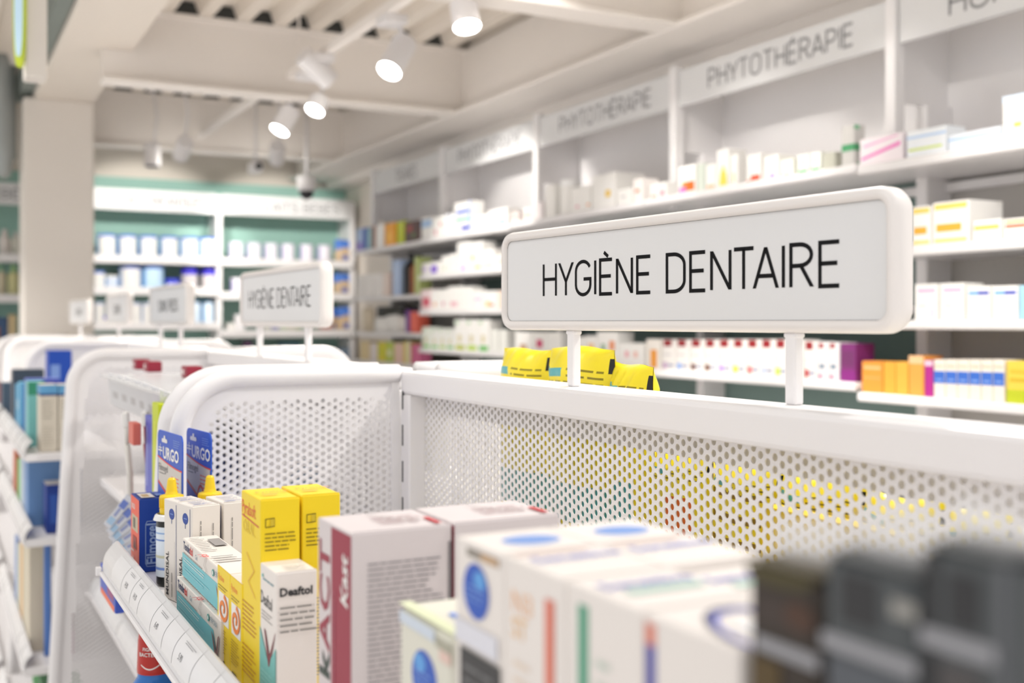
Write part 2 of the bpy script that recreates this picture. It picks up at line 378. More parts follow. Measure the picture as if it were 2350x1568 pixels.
# wing plane faces -Y; frame: u -> -X (towards the camera aisle)
wm = MB(); fr = (Vector((0, 0, 0)), -X_, Z_, -Y_)
perf(wm, lambda u, v: wing_in(u, v, .002), lambda u, v: wing_in(u, v, .034) and u > .012, .004, .40, -1.38, 0, fr, STEEL, n=2)
WING = wm.build('perforated_sheet')
fm = MB(); pth = [(0, 0, 0)] + [(-x_, 0, z_) for x_, z_ in [(WW * k / 6, 0) for k in range(1, 5)]]
cx = wing_w(-WR) - WR
pth += [(-(cx + WR * math.sin(a)), 0, -WR + WR * math.cos(a)) for a in [k * math.pi / 2 / 12 for k in range(13)]]
pth += [(-wing_w(v), 0, v) for v in (-.3, -.6, -1.0, -1.37)] + [(0, 0, -1.37)]
fm.tube(pth, .0135, STEEL, 12, up=(0, 1, 0)); WFR = fm.build('tube_frame')
for o in (WING, WFR): C.objects.unlink(o)
def end_panel(parent, y, side, z=-.074):
    e = MB(); e.box(-.012, 0, -.004, .004, -1.37, 0, STEEL); o = e.build('end_panel', parent, (GX if side < 0 else 2 * GC - GX, y, zz(z)))
    if side > 0: o.rotation_euler = (0, 0, math.pi)
    for m in (WING, WFR):
        c = m.copy(); C.objects.link(c); c.parent = o
    return o
def spine(parent, y0, y1, panel_y0):
    b = MB(); b.box(GX, 2 * GC - GX, y0, y1, zz(BB), zz(BT), STEEL, .005, seg=2); b.box(2 * GC - GX - .003, 2 * GC - GX, y0, y1, zz(BB - .030), zz(BB + .01), STEEL); b.build('spine_beam', parent)
    for y in (y0 + .0, y1 - .032):
        b = MB(); b.box(GX + .0005, 2 * GC - GX - .0005, y, y + .032, zz(-1.45), zz(BB), STEEL, .002)
        for k in range(24): # slots
            b.box(GX + .0001, GX + .003, y + .022, y + .0265, zz(-.125 - .052 * k), zz(-.125 - .052 * k) + .030, DARK)
        b.build('upright', parent)
    b = MB(); L = y1 - .032 - panel_y0
    perf(b, lambda u, v: True, lambda u, v: True, .004, L, -.37, -.098 - .002, (Vector((GX + .025, y1 - .032, EYE)), -Y_, Z_, -X_), STEEL, n=2)
    b.build('perforated_panel', parent)
    b = MB(); b.box(GX + .024, GX + .03, y0 + .03, y1 - .03, zz(-1.45), zz(-.372), STEEL); b.build('lower_panel', parent)
def rail_mesh(L, labels):
    """curved clear price rail, along +Y from 0, x=0 at the shelf lip"""
    b = MB(); prof = []
    for k in range(9):
        t = k / 8; x = -.002 + .017 * t; z = -.006 + .036 * t; bow = math.sin(math.pi * t) * .0055; prof.append((x - bow * .9, z + bow * .45))
    vs = []; fs = []
    for x, z in prof: vs += [(x, 0, z), (x, L, z)]
    for x, z in reversed(prof): vs += [(x + .0022, 0, z), (x + .0022, L, z)]
    n = len(prof) * 2
    for i in range(n): j = (i + 1) % n; fs.append((2 * i, 2 * i + 1, 2 * j + 1, 2 * j))
    fs += [tuple(2 * i for i in range(n)), tuple(2 * i + 1 for i in reversed(range(n)))]
    b.add(vs, fs, RAILM, smooth=False)
    b.box(-.006, .002, 0, L, -.011, -.0065, STEEL, .001)
    b.box(-.010, -.003, L - .004, L + .004, -.012, -.001, STEEL, .001)
    rnd = random.Random(3)
    def band(y0, y1, k0, k1, m, off):
        v = []; f = []
        for k in range(k0, k1 + 1):
            x, z = prof[k]; v += [(x - off * .9, y0, z + off * .45), (x - off * .9, y1, z + off * .45)]
        for i in range(k1 - k0): f.append((2 * i, 2 * i + 1, 2 * i + 3, 2 * i + 2))
        b.add(v, f, m, smooth=True)
    for (y, wd, price) in labels:
        band(y, y + wd, 1, 7, LABELP, .0004)
        band(y - .0006, y, 1, 8, mat('seam_grey', (.5, .5, .51), .5), .0006)
        if price:
            x, z = prof[3]; x2, z2 = prof[5]; v = Vector((x2 - x, 0, z2 - z)).normalized(); n_ = Vector((-v.z, 0, v.x))
            frm = (Vector((x, y + wd, z)) + n_ * .0009, -Y_, v, n_)
            b.text(price, wd * .30, .0, .0062, K(90, 90, 95), frm, 1, align='l')
            x, z = prof[6]; frm = (Vector((x, y + wd, z)) + n_ * .0010, -Y_, v, n_)
            b.lines(wd * .3, 0, wd * .85, .004, 2, K(120, 120, 125), frm, 1, seed=int(y * 1000))
    return b
def shelf(parent, y0, y1, z, side=-1, reach=None, rail=True, labels=None):
    """tray from the spine outwards with a folded lip"""
    xr = .197 if reach is None else reach
    b = MB(); xa, xb = (xr, GX) if side < 0 else (2 * GC - GX, 2 * GC - xr)
    b.box(xa, xb, y0, y1, zz(z) - .018, zz(z), STEEL, .002); o = b.build('shelf', parent)
    if rail:
        if labels is None:
            labels = []; y = .02; rnd = random.Random(int(z * 1000))
            while y < y1 - y0 - .1: wd = rnd.choice((.05, .06, .075)); labels.append((y, wd, None)); y += wd + rnd.choice((0, 0, .02))
        r = rail_mesh(y1 - y0, labels); q = r.build('price_rail', o)
        if side < 0: q.location = (xa - .001, y0, zz(z))
        else: q.rotation_euler = (0, 0, math.pi); q.location = (xb + .001, y1, zz(z))
    return o
G = []
g = empty('island_shelving', (GC, .6, 0)); tag(g, 'nearest white island shelving with perforated back, right foreground', 'shelving'); G.append(g)
g.matrix_parent_inverse = Matrix()
def local(parent):  # parts are built in world coordinates; bring them under the empty
    for ch in list(parent.children): ch.location = ch.location - parent.location
SZ = -.31
labels1 = []
for (pxl, price) in [(245, None), (300, '7.50'), (350, '8.20'), (372, '9.50'), (430, '8.20'), (478, '14.30'), (520, '14.10')]:
    labels1.append((Yof(.2, pxl) - (-.3), .07, price))
lab = []; y = .25
seq = [None, '5.90', None, '6.40', None, '14.10', '14.30', None, '8.20', None, '7.50', '8.50', None, '7.50', None]
while y < 1.70:
    pr = seq[len(lab) % len(seq)]; wd = (.062, .075, .05)[len(lab) % 3]; lab.append((y, wd, pr)); y += wd + .001
spine(g, -.3, 1.493, .12); shelf(g, -.3, 1.495, SZ, labels=lab); shelf(g, -.3, 1.495, -.60); shelf(g, -.3, 1.495, -.95); shelf(g, -.3, 1.495, SZ, 1); shelf(g, -.3, 1.495, -.65, 1)
end_panel(g, 1.50, -1); end_panel(g, 1.50, 1)
local(g)
names = ['second white island shelving, carrying the blurred dental sign', 'third white island shelving, with blue-lidded cartons on its shelf', 'fourth white island shelving, small and blurred at left', 'farthest white island shelving, just in front of the pillar']
edges = [(1.585, 2.765), (2.80, 4.00), (4.03, 5.22), (5.25, 5.9)]
for i, (y0, y1) in enumerate(edges):
    g = empty('island_shelving', (GC, (y0 + y1) / 2, 0)); tag(g, names[i], 'shelving'); G.append(g)
    spine(g, y0, y1 + .02, y0 + .03)
    if not i: shelf(g, y0 + .03, y1 - .03, -.36, reach=.35, rail=False)
    if i: shelf(g, y0 + .03, y1 - .03, SZ); shelf(g, y0 + .03, y1 - .03, -.51); shelf(g, y0 + .03, y1 - .03, -.81); shelf(g, y0 + .03, y1 - .03, -1.15)
    else: shelf(g, y0 + .03, y1 - .03, -.62, reach=.33); shelf(g, y0 + .03, y1 - .03, -1.0, reach=.33)
    shelf(g, y0 + .03, y1 - .03, SZ, 1); shelf(g, y0 + .03, y1 - .03, -.8, 1)
    if i in (0, 2): end_panel(g, y0, -1); end_panel(g, y0, 1)
    end_panel(g, y1, -1); end_panel(g, y1, 1)
    local(g)

# ------------------------------------------------------------------ signs on the spine
def sign(x, y, rz, L, H, zb, txt, label, posts, tl, cap, wd=.0036, pz=None):
    """faces local -X turned by rz; origin at sign centre foot"""
    t = empty('aisle_sign', (x, y, zz(BT)), rz); tag(t, label, 'sign')
    z0 = zb - BT; z1 = z0 + H; R = .02
    def rr(l, z0, z1, R, n=8):
        c = [(-l / 2 + R, z0 + R, 180), (l / 2 - R, z0 + R, 270), (l / 2 - R, z1 - R, 0), (-l / 2 + R, z1 - R, 90)]
        return [(a + R * math.cos(math.radians(s + 90 * k / n)), c_ + R * math.sin(math.radians(s + 90 * k / n))) for a, c_, s in c for k in range(n + 1)]
    # frame: rounded section swept round the outline
    b = MB(); sec = [(-.010, .0015), (-.012, .004), (-.0125, .007), (-.0105, .010), (-.006, .012), (.006, .012), (.0105, .010), (.0125, .007), (.012, .004), (.010, .0015)] # (x, inset from... ) outward = larger
    ring = []
    for (xx, e) in sec:
        off = .012 - e
        ring.append([(xx, yy, z_) for yy, z_ in rr(L - 2 * off, z0 + off, z1 - off, max(.006, R - off))])
    n = len(ring[0]); vs = [p for r_ in ring for p in r_]; fs = []
    for i in range(len(ring)):
        j = (i + 1) % len(ring)
        for k in range(n): q = (k + 1) % n; fs.append((i * n + k, i * n + q, j * n + q, j * n + k))
    b.add(vs, fs, FRAME, smooth=True); b.build('sign_frame', t)
    b = MB(); p = rr(L - .019, z0 + .0095, z1 - .0095, R - .0085)
    n = len(p); b.add([(-.0075, a, c) for a, c in p] + [(.0075, a, c) for a, c in p], [tuple(range(n)), tuple(range(2 * n - 1, n - 1, -1))] + [(i, n + i, n + (i + 1) % n, (i + 1) % n) for i in range(n)], SIGNW)
    frs = (Vector((-.0075, 0, z0)), -Y_, Z_, -X_)
    caps(b, txt, tl[0], (H - cap) / 2 - .001, cap, tl[1], wd, INK, frs, 2)
    p2 = rr(L - .021, .0105, H - .0105, R - .0095); b.stroke([(a, c) for a, c in p2] + [p2[0]], .0007, K(95, 92, 90), frs, 1)
    b.build('sign_panel', t)
    for py_ in posts:
        b = MB(); b.box(-.0055, .0055, py_ - .006, py_ + .006, 0, z0 + .003, STEEL, .002, seg=2); b.box(-.0065, .0065, py_ - .0075, py_ + .0075, z0 - .005, z0 + .001, STEEL, .002); b.build('sign_post', t)
    return t
def sign_px(p0, p1, txt, label, H=.1146, zb=-.009, **k):
    """p0/p1: (px, d) of far and near ends"""
    e = []
    for px, d in (p0, p1):
        r = (px - 1175) / F * d; e.append(Vector((d * SA + r * CA, d * CA - r * SA)))
    c = (e[0] + e[1]) / 2; dv = e[0] - e[1]; rz = math.atan2(-dv.x, dv.y)
    return sign(c.x, c.y, rz, dv.length, H, zb, txt, label, **k)
sign_px((1166, 2.214 * .6), (2080, 1.412 * .6), 'HYGIÈNE DENTAIRE', 'large sharp white sign reading HYGIÈNE DENTAIRE above the nearest shelving', posts=(.150, -.171), tl=(.0145, .424), cap=.0355)
sign_px((562, 3.97 * .6), (752, 3.2 * .6), 'HYGIÈNE DENTAIRE', 'smaller blurred white sign reading HYGIÈNE DENTAIRE on the second shelving', posts=(.15, -.16), tl=(-.005, .40), cap=.0355, wd=.003)
sign_px((351, 5.6 * .6), (437, 4.9 * .6), 'SOINS PIEDS', 'blurred grey sign, third from the front, before the blue tins', posts=(.13, -.13), tl=(0, .25), cap=.03, wd=.004)
sign_px((251, 7.1 * .6), (298, 6.45 * .6), 'SOINS', 'blurred grey sign, fourth from the front, left of the third', posts=(.0,), tl=(0, .14), cap=.03, wd=.004)
sign_px((165, 8.9 * .6), (206, 8.3 * .6), 'SOINS', 'faintest farthest sign, in front of the pillar', posts=(0,), tl=(0, .14), cap=.03, wd=.004)

# ------------------------------------------------------------------ wall shelving, right wall
XH = 2.33; XS = 2.19; XB = 2.53
BY = [6.2, 5.2, 4.2, 3.2, 2.2, 1.2]
WALLZ = {0: (.39, .119, -.078, -.24), 1: (.394, .213, .035, -.153), 2: (.40, .2, .02, -.17), 3: (.40, .2, .02, -.185), 4: (.392, .167, -.018, -.21)}
LIP = .024
heads = ['TISANES', 'PHYTOTHÉRAPIE', 'PHYTOTHÉRAPIE', 'PHYTOTHÉRAPIE', 'HOMÉOPATHIE']
hl = ['farthest right-wall shelving bay, headed TISANES', 'right-wall shelving bay headed PHYTOTHÉRAPIE, next to TISANES', 'middle right-wall shelving bay, headed PHYTOTHÉRAPIE, behind the big sign edge', 'largest PHYTOTHÉRAPIE bay on the right wall, behind the big sign', 'nearest right-wall shelving bay, cut by the right picture edge']
for i in range(5):
    y1, y0 = BY[i], BY[i + 1]
    t = empty('wall_shelving_bay', (XB, (y0 + y1) / 2, 0)); tag(t, hl[i], 'shelving')
    b = MB(); b.box(XB, XB + .02, y0, y1, zz(.41), zz(.90), STEEL); b.build('upper_back_panel', t)
    b = MB(); b.box(XB, XB + .02, y0, y1, zz(-1.4), zz(.408), SHADEB if i in (0, 4) else TEALB); b.box(XB - .03, XB, y0 + .02, y1 - .02, zz(.362), zz(.388), STEEL, .002); b.build('lower_back_panel', t)  # lower board coloured darker than the upper to hold the shelf shade
    b = MB(); b.box(XH - .02, XH + .02, y1 - .018, y1 + .018, zz(.40), zz(.90), STEEL, .003); b.box(XH, XB, y1 - .006, y1 + .006, zz(.60), zz(.90), STEEL); b.box(XH + .10, XB, y1 - .02, y1 + .02, zz(-1.4), zz(.6), STEEL, .003); b.build('upright', t)
    if i == 4:
        b = MB(); b.box(XH - .02, XH + .02, y0 - .018, y0 + .018, zz(.40), zz(.90), STEEL, .003); b.box(XH + .10, XB, y0 - .02, y0 + .02, zz(-1.4), zz(.6), STEEL, .003); b.build('upright', t)
    b = MB(); b.box(XH - .006, XH + .006, y0 + .02, y1 - .02, zz(.755), zz(.882), SIGNW, .002)
    if i == 0:
        q = MB(); ya, yb = Yof(XB, 920), Yof(XB, 884)
        for za, zb in ((447, 478), (490, 540)):
            d_ = dep(XB, (ya + yb) / 2); q.box(XB - .006, XB - .002, ya, yb, zz(Zof(zb, d_)), zz(Zof(za, d_)), GREYG)
            q.box(XB - .012, XB - .004, ya - .02, yb + .02, zz(Zof(za, d_)), zz(Zof(za, d_)) + .02, STEEL)
        q.build('dark_pane', t)
    n = len(heads[i]); caps(b, heads[i], .02 if i else .0, .035, .062, {7: .30}.get(n, .66), .0085, HINK, (Vector((XH - .006, (y0 + y1) / 2, zz(.755))), -Y_, Z_, -X_), 3)
    b.build('header_panel', t)
    for z in WALLZ[i] + (-.52, -.85, -1.2):
        b = MB(); b.box(XS + .002, XB - .001, y0 + .003, y1 - .003, zz(z) + .006, zz(z) + .012, STEEL); b.box(XS - .004, XS + .012, y0 + .003, y1 - .003, zz(z), zz(z) + LIP, STEEL, .004)
        b.box(XS + .012, XB - .03, y0 + .003, y1 - .003, zz(z) + .012, zz(z) + LIP, STEEL); b.build('shelf', t)
    local(t)

# back wall shelving
YB = 7.18; BX = [2.546, 1.646, .746, -.154]
BACKZ = {0: (.369, .15, -.095, -.33), 1: (.369, .173, -.045, -.3), 2: (.36, .12, -.14, -.4)}
bheads = ['LAITS BÉBÉS', 'LAITS INFANTILES', 'BÉBÉS']
bl = ['far-wall shelving bay at right, green back, beside the wall corner', 'far-wall shelving bay with blue and white tins, right of the pillar', 'far-wall shelving bay left of the pillar, at left picture edge']
for i in range(3):
    x1, x0 = BX[i], BX[i + 1]
    t = empty('wall_shelving_bay', ((x0 + x1) / 2, 7.5, 0)); tag(t, bl[i], 'shelving')
    b = MB(); b.box(x0, x1 + (.2 if i == 0 else 0), 7.50, 7.52, zz(-1.4), zz(.935), GREEN); b.build('back_panel', t)
    for xx in ([x0, x1] if i == 0 else [x0]):
        b = MB(); b.box(xx - .018, xx + .018, YB + .02, YB + .05, zz(-1.4), zz(.82), STEEL, .003); b.box(xx - .004, xx + .004, YB + .05, 7.5, zz(-1.4), zz(.8), STEEL); b.build('upright', t)
    b = MB(); b.box(x0 + .02, x1 - .02, YB + .02, YB + .032, zz(.695), zz(.828), SIGNW, .002)
    tx = 'BÉBÉS' if i == 2 else bheads[i]
    caps(b, tx, .10 if i == 2 else .1, .038, .055, .26 if i == 2 else .5, .007, HINK, (Vector(((x0 + x1) / 2, YB + .02, zz(.695))), X_, Z_, -Y_), 3); b.build('header_panel', t)
    for z in BACKZ[i] + (-.65, -1.0):
        b = MB(); b.box(x0 + .005, x1 - .005, YB, 7.49, zz(z) + .004, zz(z) + LIP, STEEL, .003); b.box(x0 + .005, x1 - .005, YB - .006, YB + .004, zz(z) - .004, zz(z) + .046, STEEL, .003); b.build('shelf', t)
    local(t)

# ------------------------------------------------------------------ goods
def carton(dx, wy, h, base, prints, bev=.0008, name='carton', flap=True):
    """origin at the near front foot; front faces -X (width wy along Y), side faces -Y (width dx)"""
    b = MB(); b.box(0, dx, 0, wy, 0, h, base, min(bev, .1 * min(dx, wy, h)))
    FR = {'F': ((Vector((0, wy, 0)), -Y_, Z_, -X_), wy, h), 'S': ((Vector((0, 0, 0)), X_, Z_, -Y_), dx, h), 'T': ((Vector((0, 0, h)), X_, Y_, Z_), dx, wy)}
    for k, pr in enumerate(prints):
        fr, w_, h_ = FR[pr[0]]; kd = pr[1]; a = pr[2]; m = pr[3]; lv = 1 + k * .6
        if kd == 'r': b.rect(a[0] * w_, a[1] * h_, a[2] * w_, a[3] * h_, m, fr, lv)
        elif kd == 'p': b.poly([(x * w_, y * h_) for x, y in a], m, fr, lv)
        elif kd == 'e': b.ell(a[0] * w_, a[1] * h_, a[2] * w_, a[3] * h_, m, fr, lv)
        elif kd == 's': b.stroke([(x * w_, y * h_) for x, y in a[1]], a[0], m, fr, lv)
        elif kd == 't': b.text(a[0], a[1] * w_, a[2] * h_, a[3], m, fr, lv, **(pr[4] if len(pr) > 4 else {}))
        elif kd == 'l': b.lines(a[0] * w_, a[1] * h_, a[2] * w_, a[3] * h_, a[4], m, fr, lv, rot=(len(a) > 5 and a[5]), seed=k)
    if flap: # tuck flap edge seen on the top
        b.box(.0006, dx - .0006, .0006, .0014, h, h + .0007, base)
    return b
R90 = math.pi / 2
def fg(name, c0, c1, c2, ytop, X, base, prints, label, cat='carton', group=None, z=SZ, h=None, dx=None, rz=0, wy=None, Y=None, bev=.0008):
    Y1 = Yof(X, c1) if Y is None else Y
    if wy is None: wy = Yof(X, c0) - Y1
    if dx is None: dx = Xof(Y1, c2) - X
    if h is None: h = Zof(ytop, dep(X, Y1)) - z
    o = carton(dx, wy, h, base, prints, bev).build(name, loc=(X, Y1, zz(z) + .0005), rotz=rz)
    return tag(o, label, cat, group)
BLU = K(20, 62, 150); DBL = K(16, 48, 120); RED = K(232, 92, 66); GRYT = K(142, 138, 134); TXT = K(70, 68, 66); YEL = K(243, 212, 30); OR = K(238, 130, 40)
SILV = K(150, 172, 205)
# blue and red carton at the far end
rrp = [(.22, .12), (.22, .66), (.27, .70), (.73, .70), (.78, .66), (.78, .12), (.73, .08), (.27, .08), (.22, .12)]
fg('carton', 301, 319.5, 372, 1149, .2285, BLU, [
    ('F', 'r', (0, 0, 1, .99), RED), ('F', 'r', (.15, .52, .85, .74), K(190, 176, 150)), ('F', 'r', (.3, .56, .55, .70), K(90, 96, 80)), ('F', 't', ('URGO', .12, .82, .0070), W, dict(sx=.95, bold=.02)),
    ('F', 'r', (.28, .27, .72, .45), K(150, 40, 36)), ('F', 'p', [(.4, .28), (.6, .28), (.5, .40)], K(20, 20, 24)), ('F', 't', ('x1', .42, .05, .02), W, dict(rot=R90, sx=.8)),
    ('S', 's', (.0008, rrp), SILV), ('S', 't', ('Filmogel', .60, .11, .0125), SILV, dict(rot=R90, sx=.90, bold=.03)),
    ('T', 'r', (.12, .15, .6, .75), W2), ('T', 'r', (.2, .25, .45, .6), K(200, 170, 120)), ('T', 'r', (.7, .3, .95, .6), K(120, 150, 210))],
   'dark blue carton with orange-red front edge at the shelf end', dx=.034)
# hanging cards
def hangcard(p0, p1, ytop, label):
    e = []
    for px, d in (p0, p1):
        r = (px - 1175) / F * d; e.append(Vector((d * SA + r * CA, d * CA - r * SA)))
    L = (e[0] - e[1]).length; dv = e[0] - e[1]; rz = math.atan2(-dv.x, dv.y); zt = Zof(ytop, p0[1]); h = zt - SZ
    b = MB(); th = .0016; R = .009; hx, hz = .3 * L, h - .0105
    def arcp(cx, cz, a0): return [(cx + R * math.cos(math.radians(a0 + 90 * k / 5)), cz + R * math.sin(math.radians(a0 + 90 * k / 5))) for k in range(6)]
    out = [(0, 0), (L, 0)] + arcp(L - R, h - R, 0) + arcp(R, h - R, 90)   # y,z with y=0 near
    fr = (Vector((0, L, 0)), -Y_, Z_, -X_)
    cb = K(38, 84, 190)
    b.add([(0, y, z) for y, z in out] + [(th, y, z) for y, z in out], [tuple(range(len(out) - 1, -1, -1)), tuple(range(len(out), 2 * len(out)))] + [(i, (i + 1) % len(out), len(out) + (i + 1) % len(out), len(out) + i) for i in range(len(out))], cb)
    top = .60 * h
    curve = [(x / 10 * L, .80 * h - .055 * h * math.sin(math.pi / 2 * x / 10)) for x in range(11)]
    b.poly([(.03 * L, .62 * h), (.97 * L, .44 * h), (.97 * L, .60 * h)] + [(.97 * L, curve[10][1])] + [(max(.03 * L, x), y) for x, y in reversed(curve)], K(206, 200, 192), fr, 1)
    b.stroke([(x, y + .0010) for x, y in curve], .0018, K(225, 70, 50), fr, 2)
    b.stroke([(.03 * L, .62 * h), (.97 * L, .44 * h)], .0035, K(215, 60, 45), fr, 2)
    b.text('URGO', .24 * L, .802 * h, .0150, W, fr, 2, sx=1.22, bold=.04)
    b.stroke([(.04 * L, .852 * h), (.21 * L, .852 * h)], .0018, W, fr, 2); b.stroke([(.125 * L, .815 * h), (.125 * L, .90 * h)], .0018, W, fr, 2); b.stroke([(.05 * L, .872 * h), (.19 * L, .872 * h)], .0012, W, fr, 2)
    b.text('Filmogel', .06 * L, .705 * h, .0095, K(60, 60, 66), fr, 2, sx=1.0); b.rect(.08 * L, .685 * h, .30 * L, .690 * h, K(60, 60, 66), fr, 2)
    b.lines(.58 * L, .60 * h, .93 * L, .71 * h, 4, K(230, 105, 85), fr, 2, seed=5); b.lines(.66 * L, .905 * h, .94 * L, .965 * h, 4, K(130, 160, 220), fr, 2, seed=8)
    b.stroke(arc(.60 * L, .53 * h, .12 * L, .08 * h, 0, 180), .004, K(216, 80, 66), fr, 2)
    # hang hole: a pale slot showing what is behind
    b.poly([(hx - .013, hz - .002), (hx - .011, hz - .004), (hx + .011, hz - .004), (hx + .013, hz - .002), (hx + .011, hz + .001), (hx + .004, hz + .001), (hx + .003, hz + .005), (hx - .003, hz + .005), (hx - .004, hz + .001), (hx - .011, hz + .001)], K(225, 222, 220), fr, 2)
    o = b.build('hanging_card', loc=(e[1].x, e[1].y, zz(SZ)), rotz=rz); return tag(o, label, 'blister card')
hangcard((362, 1.43), (418, 1.336), 985, 'left of the two blue blister cards with white lettering')
hangcard((428, 1.425), (484, 1.345), 981, 'right of the two blue blister cards with white lettering')
# dark bottles with yellow nozzle caps
def nozzle_bottle(px, d, ytip, label):
    r = (px - 1175) / F * d; X = d * SA + r * CA; Y = d * CA - r * SA; H = Zof(ytip, d) - SZ; s = H / .126
    t = empty('nozzle_bottle', (X, Y, zz(SZ))); tag(t, label, 'bottle'); R = .0175
    dk = mat('black_brown_glass', (.015, .016, .014), .08); yc = mat('yellow_cap', (.86, .60, .02), .35)
    b = MB(); b.lathe([(0, 0), (R - .002, 0), (R, .003), (R, .076), (R * .85, .083), (.010, .086), (.010, .09), (0, .09)], dk, 32); b.build('glass_body', t)
    b = MB(); b.lathe([(R + .0003, .012), (R + .0003, .070)], K(222, 232, 242), 32)
    for k, (z, c) in enumerate([(.062, (150, 180, 220)), (.054, (110, 140, 200)), (.034, (206, 206, 180)), (.020, (120, 150, 215))]):
        b.lathe([(R + .0005, z), (R + .0005, z + (.0018 if k < 2 else .003))], K(*c), 32)
    b.build('paper_label', t)
    b = MB(); b.lathe([(.0168, .084), (.0165, .078), (.021, .0775), (.019, .083), (.0168, .0845)], mat('white_collar', (.8, .8, .8), .3), 28); b.build('white_collar', t)
    b = MB(); b.lathe([(0, .084), (.0135, .084), (.0140, .090), (.0130, .0905), (.0138, .1045), (.0132, .1055), (.0075, .107), (.0066, .110), (.0048, .124), (.0032, .126), (0, .126)], yc, 28)
    for k in range(24):
        a = 2 * math.pi * k / 24; b.box(-.0004, .0004, .0131, .0142, .0915, .1035, yc, 0, Matrix.Rotation(a, 4, 'Z'))
    b.build('nozzle_cap', t); return t
nozzle_bottle(394, 1.315, 1098, 'dark bottle with yellow nozzle cap, front one beside the blue carton')
nozzle_bottle(482, 1.335, 1092, 'yellow nozzle cap bottle behind the white cartons, right one')
# tall white cartons
def mund():
    return [('F', 'e', (.55, .865, .19, .055), BLU), ('F', 'r', (.45, .862, .66, .870), K(120, 150, 210)), ('F', 'r', (.53, .77, .57, .82), K(110, 120, 160)),
            ('F', 'r', (.86, .02, .885, .97), K(60, 80, 140)), ('F', 't', ('MUNDISAL', .34, .045, .0072), K(25, 25, 30), dict(rot=R90, sx=1.02, bold=.02)), ('F', 'l', (.55, .04, .68, .36, 1, True), GRYT), ('F', 'r', (.78, .05, .79, .6), GRYT),
            ('S', 'l', (.28, .25, .40, .90, 1, True), GRYT), ('S', 'l', (.72, .22, .84, .92, 1, True), GRYT),
            ('T', 'l', (.2, .2, .85, .85, 5), K(130, 140, 170)), ('T', 'r', (.1, .1, .5, .14), K(70, 100, 170))]
ry = -math.atan2(.0165, .076)
def leanfg(px_near, d_near, ytop, wy, dx, base, prints, label, rz):
    r = (px_near - 1175) / F * d_near; X = d_near * SA + r * CA; Y = d_near * CA - r * SA
    return tag(carton(dx, wy, Zof(ytop, d_near) - SZ, base, prints).build('carton', loc=(X, Y, zz(SZ) + .0005), rotz=rz), label, 'carton')
rzm = math.atan2(.0165, .076)
leanfg(441, 1.19, 1165, .0385, .032, CARD, mund(), 'white carton with blue oval and upright lettering, second from bottle', rzm)
leanfg(409, 1.222, 1155, .0385, .032, CARD, mund(), 'white carton with blue oval, directly right of the dark bottle', rzm)
leanfg(513, 1.215, 1157, .06, .032, CARD, mund(), 'white carton at the back, left of the tall yellow cartons', rzm * .5)
# two long flat cartons, one on the other
def tend():
    TQ = K(118, 196, 205)
    return [('F', 'p', [(.0, .10), (.0, .62), (.86, .62), (.94, .05), (.92, .0), (.0, .0)], TQ), ('F', 't', ('Tender', .03, .74, .0085), K(30, 50, 100), dict(bold=.025)), ('F', 't', ('dol', .20, .74, .0085), K(220, 50, 45), dict(bold=.025)),
            ('F', 't', ('Gel', .34, .74, .005), K(120, 150, 170)), ('F', 'l', (.04, .64, .62, .71, 1), GRYT), ('F', 'l', (.05, .44, .62, .58, 2), W), ('F', 'l', (.05, .2, .72, .36, 2), K(160, 215, 222)),
            ('F', 'e', (.765, .80, .022, .085), K(60, 160, 150)), ('F', 'e', (.765, .80, .010, .05), W), ('F', 't', ('VERFORA', .80, .765, .0052), K(90, 130, 150)), ('F', 's', (.0006, [(.60, .98), (.57, .8), (.62, .7), (.60, .62)]), GRYT),
            ('F', 'p', [(.84, .60), (.875, .52), (.935, .18), (.975, .60), (1, .66), (.945, .0), (.93, .0)], K(130, 72, 72)),
            ('T', 'r', (.55, .66, .9, .86), K(150, 146, 144)), ('T', 'l', (.1, .55, .48, .95, 9), GRYT), ('T', 'l', (.1, .1, .9, .42, 6), GRYT), ('T', 't', ('dol', .06, .38, .009), K(220, 50, 45), dict(bold=.02, rot=R90))]
fg('carton', 406, 506, 0, 0, .2325, CARD, tend(), 'lower of two long white and turquoise cartons lying at the rail', h=.0395, dx=.036)
fg('carton', 419, 516, 0, 0, .2375, CARD, tend(), 'upper long white and turquoise carton, stacked on its twin', z=SZ + .041, h=.0395, dx=.036)
# small yellow cartons with orange swirl
def swirl():
    P = [('F', 'r', (.12, .42, .90, .74), W), ('F', 't', ('Pyralvex', .1, .86, .006), OR, dict(sx=.8)), ('F', 'l', (.1, .77, .85, .83, 2), K(130, 110, 30)), ('F', 'l', (.1, .12, .8, .38, 9), K(170, 140, 30)), ('F', 'l', (.2, .02, .7, .08, 1), K(60, 50, 20)), ('T', 'r', (0, 0, 1, 1), W2)]
    pts = []
    for k in range(26):
        a = math.radians(-60 + 20 * k); rr = .06 + .34 * k / 26; pts.append((.5 + rr * math.cos(a), .58 + rr * .38 * math.sin(a)))
    P.append(('F', 's', (.0040, pts), OR)); return P
Y1 = Yof(.2365, 528.5)
fg('carton', 499, 528, 0, 1321, .2355, YEL, swirl(), 'small yellow carton with orange swirl, beside the turquoise cartons', dx=.030)
fg('carton', 528.5, 555, 0, 1344, .2355, YEL, swirl(), 'small yellow carton with orange swirl, beside the tall yellow carton', dx=.030)
